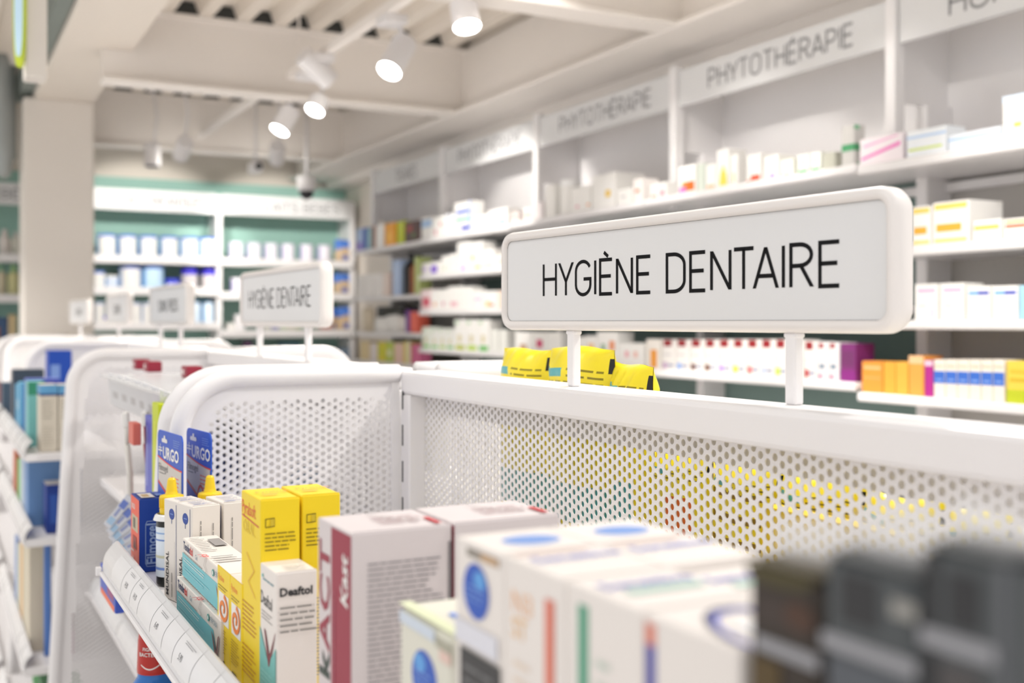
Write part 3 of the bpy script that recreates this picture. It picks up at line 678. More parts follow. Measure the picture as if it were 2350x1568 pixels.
# tall yellow cartons
def pyr(): return [('F', 't', ('Pyralsoft', .05, .892, .0115), K(226, 90, 50), dict(sx=.82, bold=.01)), ('F', 's', (.0012, [(.06, .880), (.92, .862)]), K(200, 60, 50)), ('F', 't', ('ORAL', .12, .80, .011), K(236, 210, 50)),
     ('F', 'l', (.08, .30, .8, .46, 7), K(190, 130, 40)), ('F', 'l', (.08, .08, .8, .24, 7), K(190, 130, 40)), ('F', 's', (.001, [(.3, .70), (.7, .63), (.4, .56), (.75, .5)]), K(220, 170, 40)),
     ('S', 's', (.0006, [(.12, .865), (.12, .905), (.34, .908), (.34, .868), (.12, .865)]), K(70, 60, 20)), ('S', 'r', (.24, .87, .34, .905), K(206, 180, 44)), ('S', 'l', (.1, .75, .92, .85, 5), K(120, 100, 20)), ('S', 'l', (.1, .1, .9, .5, 24), K(110, 90, 20)),
     ('T', 't', ('Pyralsoft', .15, .5, .007), K(238, 150, 60), dict(sx=.9)), ('T', 'r', (.2, .3, .6, .36), K(240, 170, 70))]
fg('carton', 554, 598, 688, 1150, .2365, YEL, pyr(), 'tall yellow carton in the front row, open-book symbol on its side')
fg('carton', 0, 693, 781, 1140, .272, YEL, pyr(), 'tall yellow carton in the back row, right of its front twin', wy=.062)
# narrow white carton with chevron
TQ2 = K(120, 190, 185)
fg('carton', 597.5, 634, 728, 1319, .2365, W2, [('F', 't', ('Deaftol', .04, .73, .0105), K(60, 60, 62), dict(sx=.80, bold=.02, rot=-.03)), ('F', 'l', (.1, .63, .8, .70, 3), GRYT), ('F', 'l', (.2, .90, .9, .94, 1), K(110, 150, 160)), ('F', 'e', (.18, .925, .05, .012), TQ2),
    ('F', 'p', [(0, 0), (1, 0), (1, .50), (.55, .35), (0, .56)], TQ2), ('F', 'p', [(.28, .57), (.37, .56), (.62, .41), (.93, .58), (1, .61), (.62, .335), (.56, .335)], K(130, 60, 70)), ('F', 'l', (.1, .05, .9, .30, 8), K(160, 215, 210)),
    ('S', 't', ('Deaftol', .08, .845, .0066), K(45, 45, 48), dict(bold=.045, sx=.98)), ('S', 'l', (.08, .60, .98, .80, 5), GRYT), ('S', 'l', (.08, .05, .9, .13, 2), GRYT), ('T', 'l', (.3, .1, .9, .5, 4), K(170, 165, 160))],
   'small white carton with black Deaftol lettering'.replace('Deaftol lettering', 'lettering and turquoise chevron, before the yellow cartons'), h=None)
# large white carton with dark red band
CR = K(150, 28, 58)
kact = [('F', 'r', (.42, 0, .99, .99), CR), ('F', 't', ('ACT', .36, .50, .0215), CR, dict(rot=R90, sx=1.25, bold=.03)), ('F', 't', ('k', .36, .40, .0215), K(50, 66, 60), dict(rot=R90, sx=1.2, bold=.04)), ('F', 't', ('Kast', .90, .72, .0135), W, dict(rot=R90, bold=.03, sx=1.0, shear=.2)), ('F', 't', ('Ko', .90, .30, .0135), W, dict(rot=R90, bold=.03)), ('F', 'l', (.50, .3, .58, .9, 1, True), K(190, 100, 120)),
        ('S', 'r', (.96, .60, .985, .94), K(120, 116, 118)), ('S', 'l', (.15, .04, .94, .90, 44), K(136, 132, 136)), ('T', 'l', (.4, .3, .9, .7, 4), K(150, 110, 116)), ('T', 'r', (.88, .1, .94, .45), K(200, 30, 50)), ('T', 's', (.0012, [(.45, .85), (.6, .5), (.8, .3)]), K(150, 146, 144))]
fg('carton', 730, 807, 1037, 1228, .2365, K(214, 205, 205), kact, 'large white carton with dark red band and upright red lettering')
yk = Yof(.2365, 807)
fg('carton', 0, 0, 0, 0, .3075, K(214, 205, 205), kact, 'white carton directly behind the one with dark red band', Y=yk - .002, wy=.068, dx=.08, h=Zof(1228, dep(.2365, yk)) - SZ + .001)
# toothpaste style cartons, upright, two deep
OVB = K(36, 86, 186)
def ovalbox(kind):
    P = [('T', 'e', (.55, .5, .30, .22), K(110, 150, 215))]
    if kind == 0: P += [('F', 'r', (.25, .965, .92, .985), K(140, 132, 122)), ('F', 'r', (.55, .966, .90, .984), K(196, 160, 120)), ('F', 'e', (.45, .885, .27, .068), OVB), ('F', 'e', (.53, .915, .12, .022), K(90, 160, 225)), ('F', 'l', (.24, .86, .66, .905, 3), K(120, 160, 225)), ('F', 'r', (0, .745, .9, .80), K(222, 222, 230)), ('F', 'r', (.12, .0, .95, .735), K(50, 50, 52)), ('F', 'l', (.2, .55, .85, .72, 5), K(110, 110, 112))]
    if kind == 1: P = [('F', 't', ('N3', .14, .885, .010), K(236, 176, 120), dict(sx=1.2)), ('F', 't', ('ST', .14, .825, .010), K(240, 190, 120)), ('F', 'l', (.16, .5, .5, .80, 8), K(232, 214, 196)), ('F', 'r', (.70, .0, .84, .945), K(222, 120, 98)), ('F', 'l', (.73, .1, .81, .92, 1, True), K(236, 170, 150)), ('T', 't', ('Sensitive', .1, .60, .010), K(96, 110, 196), dict(sx=.95, bold=.02)), ('T', 'r', (.05, .9, .8, .95), K(240, 214, 206))]
    if kind == 2: P = [('F', 'r', (.17, .0, .31, .965), K(72, 156, 124)), ('F', 'l', (.20, .1, .28, .94, 1, True), K(140, 196, 170)), ('F', 'l', (.42, .5, .62, .90, 9), K(196, 208, 196)), ('T', 't', ('Sensitive', .1, .60, .010), K(96, 110, 196), dict(sx=.95, bold=.02)), ('T', 'r', (.2, .40, .9, .52), K(178, 214, 200)), ('F', 'l', (.7, .4, .85, .6, 5), K(200, 196, 190))]
    if kind == 3: P = [('F', 'r', (.02, .60, .13, .945), K(60, 64, 160)), ('F', 'r', (.02, .945, .13, .985), K(222, 130, 110)), ('F', 't', ('ai', .36, .80, .020), K(130, 196, 230), dict(bold=.03)), ('F', 'e', (.70, .76, .14, .04), K(110, 190, 226)), ('T', 's', (.0030, arc(.55, .02, .45, .80, 175, 60, 14)), K(60, 62, 90)), ('T', 's', (.0022, [(x, y - .07) for x, y in arc(.55, .02, .45, .80, 175, 60, 14)]), K(84, 96, 200)), ('T', 'r', (.3, .05, .9, .45), K(250, 250, 252))]
    return P
ZT = -.109; hb = ZT - SZ
es = [1045, 1156, 1297, 1475, 1700]
lb = ['tall white carton with blue oval over a black panel', 'tall white carton with red-orange stripe, right of blue oval', 'tall white carton with green stripe', 'white carton with blue arc on its top, beside dark packs']
lb2 = ['back-row white carton with blue oval on top', 'back-row white carton behind the red-striped one', 'back-row white carton behind the green-striped one', 'back-row white carton behind the blue-arc one']
for i in range(4):
    ya = Yof(.2365, es[i + 1]); yb = Yof(.2365, es[i]) - .0012
    for j in range(2):
        if i == 3 and j: pr = ovalbox(2)
        else: pr = ovalbox(i)
        fg('carton', 0, 0, 0, 0, .2365 + j * .0535, W2, pr, (lb, lb2)[j][i], Y=ya, wy=yb - ya, dx=.0525, h=hb + (-.003 if (i, j) == (2, 1) else 0), group=None)
# shorter pearly carton
ya, yb = Yof(.238, 1040), Yof(.238, 915)
b = carton(.05, yb - ya, .148, K(222, 220, 206), [('F', 'e', (.5, .78, .23, .105), OVB), ('F', 'e', (.42, .83, .10, .035), K(90, 160, 225)), ('F', 'l', (.33, .74, .67, .82, 3), K(120, 160, 225)), ('F', 'r', (.72, .93, .97, .965), K(170, 168, 150)), ('F', 'r', (.78, .89, .97, .93), K(226, 196, 184)), ('F', 'r', (.04, .94, .70, .985), K(206, 216, 228)), ('T', 't', ('KS', .3, .3, .018), K(70, 130, 230), dict(bold=.04)), ('T', 'r', (0, 0, .15, 1), K(220, 226, 190))], .004)
tag(b.build('carton', loc=(.238, ya, zz(SZ) + .0005)), 'shorter pearly white carton with blue oval, left of taller ones', 'carton')

# dark grey and brown brush packs with clear hoods, closest to the camera
def pouch(w_, h, t, colf, nu=18, nv=22, seed=1, crimp=.06):
    """pillow pack: local y 0..w (near..far), z 0..h, bulging in x"""
    b = MB(); rnd = random.Random(seed); ph = [rnd.uniform(0, 6) for _ in range(6)]
    def bulge(u, v):
        s = (max(0, math.sin(math.pi * u)) ** .55) * (max(0, min(1, (1 - v) / .10)) ** .6) * (min(1, .35 + v * 3))
        return t / 2 * s
    for side in (-1, 1):
        vs = []; fs = []; ms = []
        for i in range(nu + 1):
            for j in range(nv + 1):
                u, v = i / nu, j / nv
                wr = .0012 * math.sin(9 * u * 3 + ph[0] + 4 * v) * math.sin(7 * v * 3 + ph[1]) + .002 * math.sin(5 * u + ph[2]) * (v ** 2)
                top = .0015 * math.sin(7 * u + ph[3]) + .0025 * math.sin(2.2 * u + ph[4])
                vs.append((side * (bulge(u, v) + .0004) + wr * min(1, v * 4), u * w_, v * (h + top * (v ** 3))))
        by = {}
        for i in range(nu):
            for j in range(nv):
                a = i * (nv + 1) + j; f = (a, a + 1, a + nv + 2, a + nv + 1) if side > 0 else (a, a + nv + 1, a + nv + 2, a + 1)
                by.setdefault(colf((i + .5) / nu, (j + .5) / nv, side), []).append(f)
        for m, f in by.items(): 
            used = sorted({k for q in f for k in q}); mp = {k: n for n, k in enumerate(used)}
            b.add([vs[k] for k in used], [tuple(mp[k] for k in q) for q in f], m, smooth=True)
    return b
def pack(c0, c1, ytop, base, accents, label, hood=True, z_extra=0.03):
    ya, yb = Yof(.232, c1), Yof(.232, c0); d = dep(.232, (ya + yb) / 2); h = Zof(ytop, d) - SZ
    t = empty('brush_pack', (.232, ya, zz(SZ))); tag(t, label, 'brush pack')
    K2 = lambda v: 1 - (1 - v) * .19
    accents = [(a[0], a[1], ((a[2][0], K2(a[2][1]), a[2][2], K2(a[2][3])) if a[1] == 'r' else (a[2][0], K2(a[2][1]), a[2][2], a[2][3] * .19) if a[1] == 'e' else [(x, K2(y)) for x, y in a[2]]), a[3]) if a[0] == 'F' else a for a in accents]
    b = carton(.03, yb - ya, h, base, accents, .003, flap=False); b.build('backing_carton', t)
    if hood:
        b = pouch(yb - ya + .001, h + z_extra, .026, lambda u, v, s: CLEAR, seed=int(c0)); o = b.build('clear_hood', t); o.location = (.016, -.0005, .0)
        t.children[0].scale = (.8, 1, 1)
        b = pouch(yb - ya + .004, .013, .012, lambda u, v, s: CL2, seed=int(c1), nu=12, nv=6); q = b.build('film_header', t); q.location = (.016, -.002, h - .002)
    return t
CL2 = mat('frosted_film', (.92, .90, .89), .3, alpha=.42)
G1 = K(72, 76, 78); G2 = K(44, 44, 46); G3 = K(150, 150, 154); BR = K(46, 36, 27)
pack(1712, 1880, 1310, BR, [('F', 'p', [(0, 1), (1, 1), (.8, .90), (.4, .87), (.05, .89)], K(66, 58, 22)), ('F', 'r', (.2, .60, .9, .80), K(58, 46, 40)), ('F', 'e', (.75, .72, .2, .10), K(70, 44, 28)), ('F', 'r', (.15, .40, 1, .50), G3), ('F', 'r', (.1, .1, .5, .35), K(80, 62, 24)), ('T', 'r', (0, 0, 1, 1), K(70, 60, 30))], 'brown and olive brush pack, left of the grey ones', z_extra=.012)
pack(1885, 2105, 1300, G1, [('F', 'r', (.22, .62, .62, .93), G2), ('F', 'r', (0, .42, 1, .52), G3), ('F', 'r', (.75, .75, 1, .85), K(150, 148, 142)), ('F', 'r', (.1, 0, 1, .38), K(84, 88, 94)), ('T', 'r', (0, 0, 1, 1), G1)], 'left grey brush pack with pale band, beside the brown pack', z_extra=.016)
pack(2112, 2320, 1275, G1, [('F', 'r', (.05, .05, .22, .98), K(40, 40, 42)), ('F', 'r', (.32, .60, .68, .90), G2), ('F', 'r', (.0, .46, .85, .56), G3), ('F', 'r', (.25, .05, .7, .40), K(76, 72, 72)), ('F', 'r', (.88, 0, 1, 1), K(96, 98, 102)), ('T', 'r', (0, 0, 1, 1), G1)], 'right dark grey brush pack with pale band, at right edge', z_extra=.012)
# ------------------------------------------------------------------ yellow bags on the far side of the spine
YB1 = mat('yellow_foil', (.92, .76, .02), .28, noise=.06, scale=40); TEAL = mat('teal_print', (.08, .42, .48), .35); DKP = K(140, 126, 14); ORP = K(225, 110, 30); BKP = K(30, 30, 26)
def bagcol(kind):
    def f(u, v, side):
        # near edge (u=0) dark notch
        if side < 0:
            if kind in (0, 1) and .50 < v * 1 < .0: return TEAL
            if u < .034 and .90 < v < .965: return BKP
            if .875 < v < .905 + .01 * u and (.55 < u < .95): return TEAL
            if kind == 2 and v < .5 and .2 < u < .8: return TEAL if v > .3 else ORP
            if kind == 3 and .25 < v < .42: return TEAL
            if kind == 4 and .18 < u < .55 and .45 < v < .75: return ORP
            if kind == 5 and (int(v * 22) % 3 == 0) and .1 < u < .9 and .4 < v < .85: return K(150, 120, 10)
            if (int(v * 110) % 3 == 0) and .06 < u < (.5 if v > .86 else .9) and .84 < v < .905 and (int(u * 26 + v * 90) % 5): return DKP
        return YB1
    return f
def bag(c0, c1, ytop, kind, label, X=.705, seed=1, group=None):
    ya, yb = Yof(X, c1), Yof(X, c0); d = dep(X, (ya + yb) / 2); h = Zof(ytop, d) - SZ
    b = pouch(yb - ya, h, .045, bagcol(kind), seed=seed, nu=30, nv=110); o = b.build('yellow_bag', loc=(X, ya, zz(SZ))); return tag(o, label, 'bag', group)
bag(1157, 1264, 797, 3, 'yellow foil bag, leftmost above the spine, left of sign post', seed=3)
bag(1267, 1410, 801, 3, 'yellow foil bag standing highest, directly behind left sign post', X=.70, seed=8)
bag(1412, 1503, 834, 2, 'shorter yellow foil bag, right of the left sign post', seed=5)
vis = [(1506, 1640, 1040, 4, 'between the sign posts'), (1643, 1800, 1068, 5, 'left of right sign post'), (1803, 1990, 1100, 4, 'under right sign post'), (1993, 2180, 1135, 5, 'right of right sign post'), (2183, 2330, 1172, 2, 'at the right edge')]
for i, (a, c, yt, kd, wh) in enumerate(vis):
    bag(a, c, yt, kd, 'yellow bag seen only through the holes, ' + wh, seed=20 + i)
# boxes with big lettering seen through the holes
fg('carton', 0, 0, 0, 0, .66, K(245, 214, 40), [], 'yellow carton behind the perforated sheet, near the right', Y=.62, wy=.16, dx=.02, h=.145)
bpy.data.objects[-1] if False else None

# ------------------------------------------------------------------ bottle on the lower shelf
def mouthwash(px, d, label):
    r = (px - 1175) / F * d; X = d * SA + r * CA; Y = d * CA - r * SA
    t = empty('mouthwash_bottle', (X, Y, zz(-.60))); tag(t, label, 'bottle')
    rd = mat('red_cap', (.48, .02, .012), .22); bl = mat('blue_liquid', (.02, .16, .50), .08)
    b = MB(); b.lathe([(0, 0), (.034, 0), (.037, .004), (.037, .110), (.035, .128), (.028, .150), (.0215, .160), (.0205, .166), (0, .166)], bl, 32); b.build('bottle_body', t)
    b = MB(); b.lathe([(0, .166), (.0215, .166), (.0218, .170), (.0205, .206), (.018, .222), (0, .222)], rd, 32)
    fr = (Vector((0, 0, .19)), X_ * CA - Y_ * SA, Z_, -(X_ * SA + Y_ * CA))
    def curved(s, y, size):
        vs, fs, wd = text_geo(s, .02); out = []
        for a, c in vs:
            a = (a - wd / 2) * size; R = .0215; th = a / R - .0
            p = fr[1] * (R * math.sin(th)) + fr[3] * (R * math.cos(th)); out.append((p.x, p.y, .19 + y + c * size))
        b.add(out, fs, W)
    curved('FIGHTS', .006, .0042); curved('BACTERIA', -.001, .0048)
    pts = []
    for k in range(13):
        th = -.55 + 1.1 * k / 12; z = .1785 - .005 * math.cos(th / .55 * math.pi / 2)
        for q in (-.0008, .0008): p = fr[1] * (.0217 * math.sin(th)) + fr[3] * (.0217 * math.cos(th)); pts.append((p.x, p.y, z + q))
    b.add(pts, [(2 * k, 2 * k + 2, 2 * k + 3, 2 * k + 1) for k in range(12)], W)
    b.build('bottle_cap', t)
    b = MB(); b.lathe([(.0374, .05), (.0374, .120), (.0356, .134)], K(170, 34, 30), 32, mats=[K(170, 34, 30), K(150, 150, 150)]); b.build('paper_label', t)
mouthwash(356, 1.385, 'blue mouthwash bottle with red cap under the price rail')

def stripes0(c): return [('S', 'r', (.1, .3, .9, .5), W2), ('F', 'r', (.1, .3, .9, .5), W2)]
# ------------------------------------------------------------------ hooks, flags and hanging packs on the second island
HK = empty('hook_rack', (.45, 2.0, zz(-.12))); tag(HK, 'rack of white hooks with price flags on second shelving', 'hook rack')
for k in range(7):
    y = 1.66 + k * .10; px = Xof(y, 395 - k * 21) 
    xx = max(.24, min(.34, px))
    b = MB(); b.tube([(.60 - .45, y - 2.0, -.02), (xx - .45, y - 2.0, -.015)], .002, STEEL, 8); b.tube([(.60 - .45, y - 2.0, .012), (xx - .45, y - 2.0, .010)], .0018, STEEL, 8); b.build('hook', HK)
    b = MB(); M = Matrix.Translation((xx - .45, y - 2.0, .008)) @ Matrix.Rotation(.62, 4, 'Z') @ Matrix.Rotation(-.45, 4, 'Y') @ Matrix.Rotation(.35, 4, 'X')
    b.box(-.0008, .0008, -.022, .022, -.066, .010, LABELP, .0005, M); b.box(-.0012, .0010, -.0225, -.0195, -.066, .010, K(170, 166, 164), 0, M); b.box(-.0012, -.0009, -.012, .012, -.045, -.030, K(205, 203, 203), 0, M); b.build('price_flag', HK)
b = MB(); b.box(.30 - .45, .60 - .45, -.34, .34, .012, .016, mat('clear_shelf', (.85, .85, .86), .2, alpha=.6)); b.build('clear_tray', HK)
def toothbrush(x, y, z, tilt, m, label):
    b = MB(); b.tube([(0, 0, 0), (.002, .0, -.05), (0, 0, -.11), (0, .002, -.17)], .0065, m, 10, flat=.7); b.tube([(0, 0, 0), (0, 0, .035)], .003, m); b.box(-.005, .005, -.005, .005, .03, .055, W, .002)
    o = b.build('toothbrush', loc=(x, y, zz(z))); o.rotation_euler = (tilt, 0, -A); return tag(o, label, 'toothbrush')
toothbrush(.315, 1.90, -.20, .15, K(150, 30, 40), 'dark red toothbrush hanging from the hooks')
toothbrush(.285, 1.90, -.20, .15, K(226, 222, 214), 'white toothbrush hanging left of the dark red one')
def strip(c0, c1, yt, yb_, X, m, label, prints=None):
    ya, y2 = Yof(X, c1), Yof(X, c0); d = dep(X, (ya + y2) / 2); z0 = Zof(yb_, d); z1 = Zof(yt, d)
    return tag(carton(.012, y2 - ya, z1 - z0, m, prints or [], .001, flap=False).build('hanging_pack', loc=(X, ya, zz(z0))), label, 'hanging pack')
strip(349, 363, 925, 1135, .29, K(196, 210, 30), 'lime green hanging pack beside the blue blister card', [('F', 'r', (.3, .1, .6, .8), K(210, 220, 80))])
strip(333, 349, 955, 1135, .29, K(88, 96, 190), 'narrow violet-blue hanging pack left of the lime one', [('F', 'l', (.2, .1, .8, .9, 1, True), K(150, 156, 220))])
strip(295, 305, 970, 1020, .27, K(216, 110, 96), 'small salmon hanging pack left of the toothbrushes')
strip(257, 296, 1355, 1428, .225, K(66, 92, 190), 'blue and orange pack hanging below, left of the rail', [('F', 'r', (.05, 0, .95, .2), K(236, 110, 70)), ('F', 'r', (.5, .3, .9, .8), K(150, 60, 120))]).location.y += .12
WB = K(214, 216, 222)
for k in range(6):
    o = carton(.002, .013, .060, WB, [('F', 'r', (.1, .62, .9, .85), K(110, 130, 200)), ('F', 'r', (.1, .1, .9, .3), K(170, 200, 225)), ('F', 'r', (.3, .35, .6, .6), K(150, 160, 200))], .0005, flap=False).build('sachet')
    zd = cam_dir(.62 + .03 * k, .78 - .1 * k, .05); xd = Vector((SA, CA, 0)); yd = zd.cross(xd).normalized(); xd = yd.cross(zd)
    r_, d_ = (252 + 3 * k - 1175) / F * 1.72, 1.72 + .003 * k; o.matrix_world = Matrix(((xd.x, yd.x, zd.x, d_ * SA + r_ * CA), (xd.y, yd.y, zd.y, d_ * CA - r_ * SA), (xd.z, yd.z, zd.z, zz(Zof(1215 + 16 * k, d_))), (0, 0, 0, 1))); tag(o, 'white and blue sachet, %s from the top of the hanging fan' % ORD[k], 'sachet', 'sachets in a hanging fan')
for k, (px, X) in enumerate([(312, .40), (338, .40), (428, .42)]):
    y = Yof(X, px); tag(carton(.03, .05, .022, K(150, 40, 60), [('F', 'r', (.2, .3, .5, .7), W)], .004, flap=False).build('small_pack', loc=(X, y, zz(-.104))), 'small dark red pack on the clear tray, %s from left' % ORD[k], 'small pack')

for k, (x, y, h, c, l) in enumerate([(.38, 1.70, .15, (24, 40, 90), 'navy'), (.44, 1.69, .17, (206, 208, 214), 'pale grey'), (.50, 1.72, .14, (40, 110, 150), 'petrol blue'), (.37, 1.86, .13, (190, 60, 70), 'red'), (.44, 1.88, .19, (30, 34, 44), 'black'), (.51, 1.90, .16, (20, 90, 100), 'dark teal'), (.39, 2.06, .16, (214, 214, 220), 'off-white'), (.47, 2.10, .15, (60, 80, 150), 'blue')]):
    tag(carton(.05, .07, h, K(*c), stripes0(c)).build('carton', loc=(x, y, zz(-.36) + .0005)), l + ' carton seen through the perforated end panel, second island', 'carton')

# ------------------------------------------------------------------ goods on the third island (left picture edge)
def isl(c0, c1, yt, z, X, m, label, prints=None, cat='carton', dx=.06, group=None):
    ya, y2 = Yof(X, c1), Yof(X, c0); h = Zof(yt, dep(X, ya)) - z
    return tag(carton(dx, y2 - ya, h, m, prints or [], .0015).build('carton', loc=(X, ya, zz(z) + .0005)), label, cat, group)
BLID = K(96, 160, 205)
lidp = [('F', 'r', (0, .86, 1, 1), BLID), ('F', 'r', (0, .84, 1, .87), DBL), ('S', 'r', (0, .86, 1, 1), BLID), ('S', 'r', (0, .84, 1, .87), DBL), ('S', 'l', (.15, .5, .85, .8, 5), K(170, 165, 150)), ('S', 'l', (.15, .1, .85, .4, 7), K(190, 182, 165))]
def islS(y, x0, x1, yt, z, m, label, prints=None, wy=.09, cat='carton'):
    d = dep(x0, y); h = Zof(yt, d) - z
    return tag(carton(x1 - x0, wy, h, m, prints or [], .0015).build('carton', loc=(x0, y, zz(z) + .0005)), label, cat)
y3 = 2.87
xa = Xof(y3, 92); xb_ = Xof(y3, 133); xc = Xof(y3, 172)
islS(y3, xa, xb_ - .001, 885, SZ, K(214, 206, 190), 'left cream carton with light blue lid on third island', lidp)
islS(y3, xb_ + .001, xc, 885, SZ, K(214, 206, 190), 'right cream carton with light blue lid, against end panel', lidp)
islS(y3 + .13, .215, .255, 878, SZ, K(120, 190, 190), 'teal carton behind the blue-lidded pair', [('S', 'r', (0, .8, 1, 1), K(50, 140, 110))])
islS(y3 + .24, .22, .30, 872, SZ, K(92, 110, 190), 'violet-blue carton behind the teal one', [('S', 'r', (0, .9, 1, 1), K(70, 80, 180))])
islS(y3 + .40, .215, .29, 880, SZ, K(96, 170, 205), 'sky blue carton further along the third island')
islS(y3 + .52, .215, .29, 885, SZ, K(70, 150, 190), 'darker sky blue carton, fifth along the third island', [('S', 'r', (0, .5, 1, .7), W)])
islS(y3 + .70, .215, .30, 850, SZ, K(60, 70, 84), 'dark slate carton far along the third island')
islS(y3 + .92, .33, .40, 806, SZ, K(20, 70, 170), 'dark blue and yellow carton standing tall beyond', [('F', 'r', (0, 0, 1, .16), YEL), ('S', 'r', (0, 0, 1, .2), YEL), ('S', 'r', (.1, .5, .5, .8), K(120, 150, 210))])
# lower shelf: blue goods
islS(y3 + .02, Xof(y3, 108), Xof(y3, 150), 1115, -.51, K(22, 56, 140), 'navy blue carton with white top, second shelf', [('T', 'r', (0, 0, 1, 1), W2), ('S', 'r', (.2, .2, .6, .8), K(44, 84, 170))])
islS(y3 + .14, .215, .34, 1052, -.51, K(110, 150, 200), 'pale blue carton behind the navy one, second shelf', [('S', 'r', (.6, 0, 1, 1), K(80, 120, 180))], wy=.12)
islS(y3 + .30, .215, .26, 1050, -.51, K(200, 214, 226), 'whitish blue carton, third on the second shelf')
islS(y3 + .42, .215, .26, 1060, -.51, K(130, 190, 120), 'light green carton, fourth on the second shelf')
islS(y3 + .6, .215, .26, 1040, -.51, K(206, 120, 90), 'orange-brown carton, fifth on the second shelf')
# third shelf
islS(y3 + .04, .245, .26, 1245, -.81, K(90, 130, 200), 'thin sky blue carton standing on the third shelf', wy=.02)
islS(y3 + .03, .275, .31, 1345, -.81, K(120, 60, 80), 'maroon patterned carton on the third shelf', [('S', 'r', (0, 0, 1, .35), K(150, 40, 110)), ('S', 'r', (.2, .5, .8, .9), K(60, 40, 50))])
for k, c in enumerate([(222, 212, 190), (214, 206, 184), (226, 190, 140), (210, 214, 200), (150, 170, 210)]):
    islS(y3 + .10 + k * .11, .215, .25, 1240 + (k % 2) * 20, -.81, K(*c), ['cream', 'sand coloured', 'pale orange', 'grey-green', 'lavender blue'][k] + ' carton along the third shelf of third island')
for k, c in enumerate([(60, 130, 80), (90, 160, 100)]):
    islS(y3 + .04 + k * .2, .24, .33, 1575, -1.15, K(*c), ['dark', 'lighter'][k] + ' green carton at the bottom left corner')
for k, c in enumerate([(70, 90, 110), (120, 60, 70), (180, 150, 120), (90, 120, 160), (200, 200, 190)]):
    islS(4.1 + k * .2, .215, .27, 880, SZ, K(*c), ['slate blue', 'wine red', 'tan', 'steel blue', 'off-white'][k] + ' carton on fourth island, left picture edge')

# ------------------------------------------------------------------ goods on the right wall
SH = ['top', 'second', 'third', 'fourth']
BN = ['TISANES bay', 'bay beside TISANES', 'middle bay', 'bay behind big sign', 'nearest bay']
def stripes(*a): return [('F', 'r', (x0, y0, x1, y1), K(*c)) for (x0, y0, x1, y1, c) in a]
def row(bay, sh, items, gname=None, X=2.205):
    z = WALLZ[bay][sh] + LIP; cnt = {}; tot = {}
    for it in items: tot[it[4]] = tot.get(it[4], 0) + 1
    for it in items:
        p0, p1, yt, col, desc = it[:5]; pr = it[5] if len(it) > 5 else []; kind = it[6] if len(it) > 6 else 'box'; dxp = it[7] if len(it) > 7 else .07
        xo = it[8] if len(it) > 8 else 0
        Xf = X + xo; ya, y2 = Yof(Xf, p1) + .001, Yof(Xf, p0) - .001; h = max(.02, Zof(yt, dep(Xf, (ya + y2) / 2)) - z)
        cnt[desc] = cnt.get(desc, 0) + 1
        lab_ = '%s, %s shelf, %s' % (desc, SH[sh], BN[bay])
        if tot[desc] > 1: lab_ = '%s %s from left, %s shelf, %s' % (ORD[cnt[desc] - 1], desc, SH[sh], BN[bay])
        grp = ('%s, %s shelf, %s' % (desc + 's', SH[sh], BN[bay])) if tot[desc] > 1 else None
        m = K(*col)
        if kind == 'box': o = carton(dxp, y2 - ya, h, m, pr, .0015, flap=False).build('carton', loc=(Xf, ya, zz(z) + .0003)); cat = 'carton'
        elif kind == 'tube':
            R = (y2 - ya) / 2; b = MB(); b.lathe([(0, 0), (R * .95, 0), (R, .004), (R, h * .8), (R * .98, h * .82), (R * .98, h - .004), (R * .9, h), (0, h)], m, 24, mats=[m, m, m, K(250, 250, 250), K(250, 250, 250), K(250, 250, 250), K(250, 250, 250)]); o = b.build('canister', loc=(Xf + R, ya + R, zz(z) + .0003)); cat = 'canister'
        elif kind == 'bottle':
            R = (y2 - ya) / 2; t = empty('bottle', (Xf + R, ya + R, zz(z) + .0003)); b = MB(); b.lathe([(0, 0), (R * .95, 0), (R, .004), (R, h * .62), (R * .8, h * .72), (R * .32, h * .8), (R * .32, h * .93)], m, 24); b.build('bottle_body', t)
            b = MB(); b.lathe([(R * .38, h * .88), (R * .38, h), (0, h)], pr[0] if pr else DARK, 20); b.build('bottle_cap', t); o = t; cat = 'bottle'
        elif kind == 'bag':
            b = pouch(y2 - ya, h, .05, lambda u, v, s: m, seed=int(p0), nu=8, nv=8); o = b.build('bag', loc=(Xf + .03, ya, zz(z) + .0003)); cat = 'bag'
        elif kind == 'jar':
            R = (y2 - ya) / 2; t = empty('jar', (Xf + R, ya + R, zz(z) + .0003)); b = MB(); b.lathe([(0, 0), (R * .95, 0), (R, .004), (R, h * .7), (R * .85, h * .78), (0, h * .78)], m, 24); b.build('jar_body', t)
            b = MB(); b.lathe([(R * .88, h * .76), (R * .88, h * .98), (R * .8, h), (0, h)], pr[0] if pr else W, 24); b.build('jar_lid', t); o = t; cat = 'jar'
        tag(o, lab_, cat, grp)
WH = (246, 244, 240); WG = (236, 236, 230)
row(0, 0, [(818, 831, 525, (176, 196, 230), 'pale blue carton', stripes((0, 0, 1, .4, (150, 130, 210)))), (832, 841, 523, (60, 90, 180), 'royal blue carton'), (842, 852, 524, (150, 190, 200), 'pale teal carton'), (854, 861, 519, (150, 90, 60), 'brown carton'),
    (862, 880, 516, WH, 'white carton'), (883, 907, 512, (240, 166, 20), 'orange-yellow carton', stripes((.2, .2, .8, .6, (250, 190, 60)))), (911, 927, 508, (196, 206, 20), 'lime green carton'), (929, 965, 507, (84, 50, 44), 'dark brown patterned carton', stripes((.1, .5, .5, .8, (150, 60, 50)), (.4, .2, .7, .45, (90, 100, 60))))])
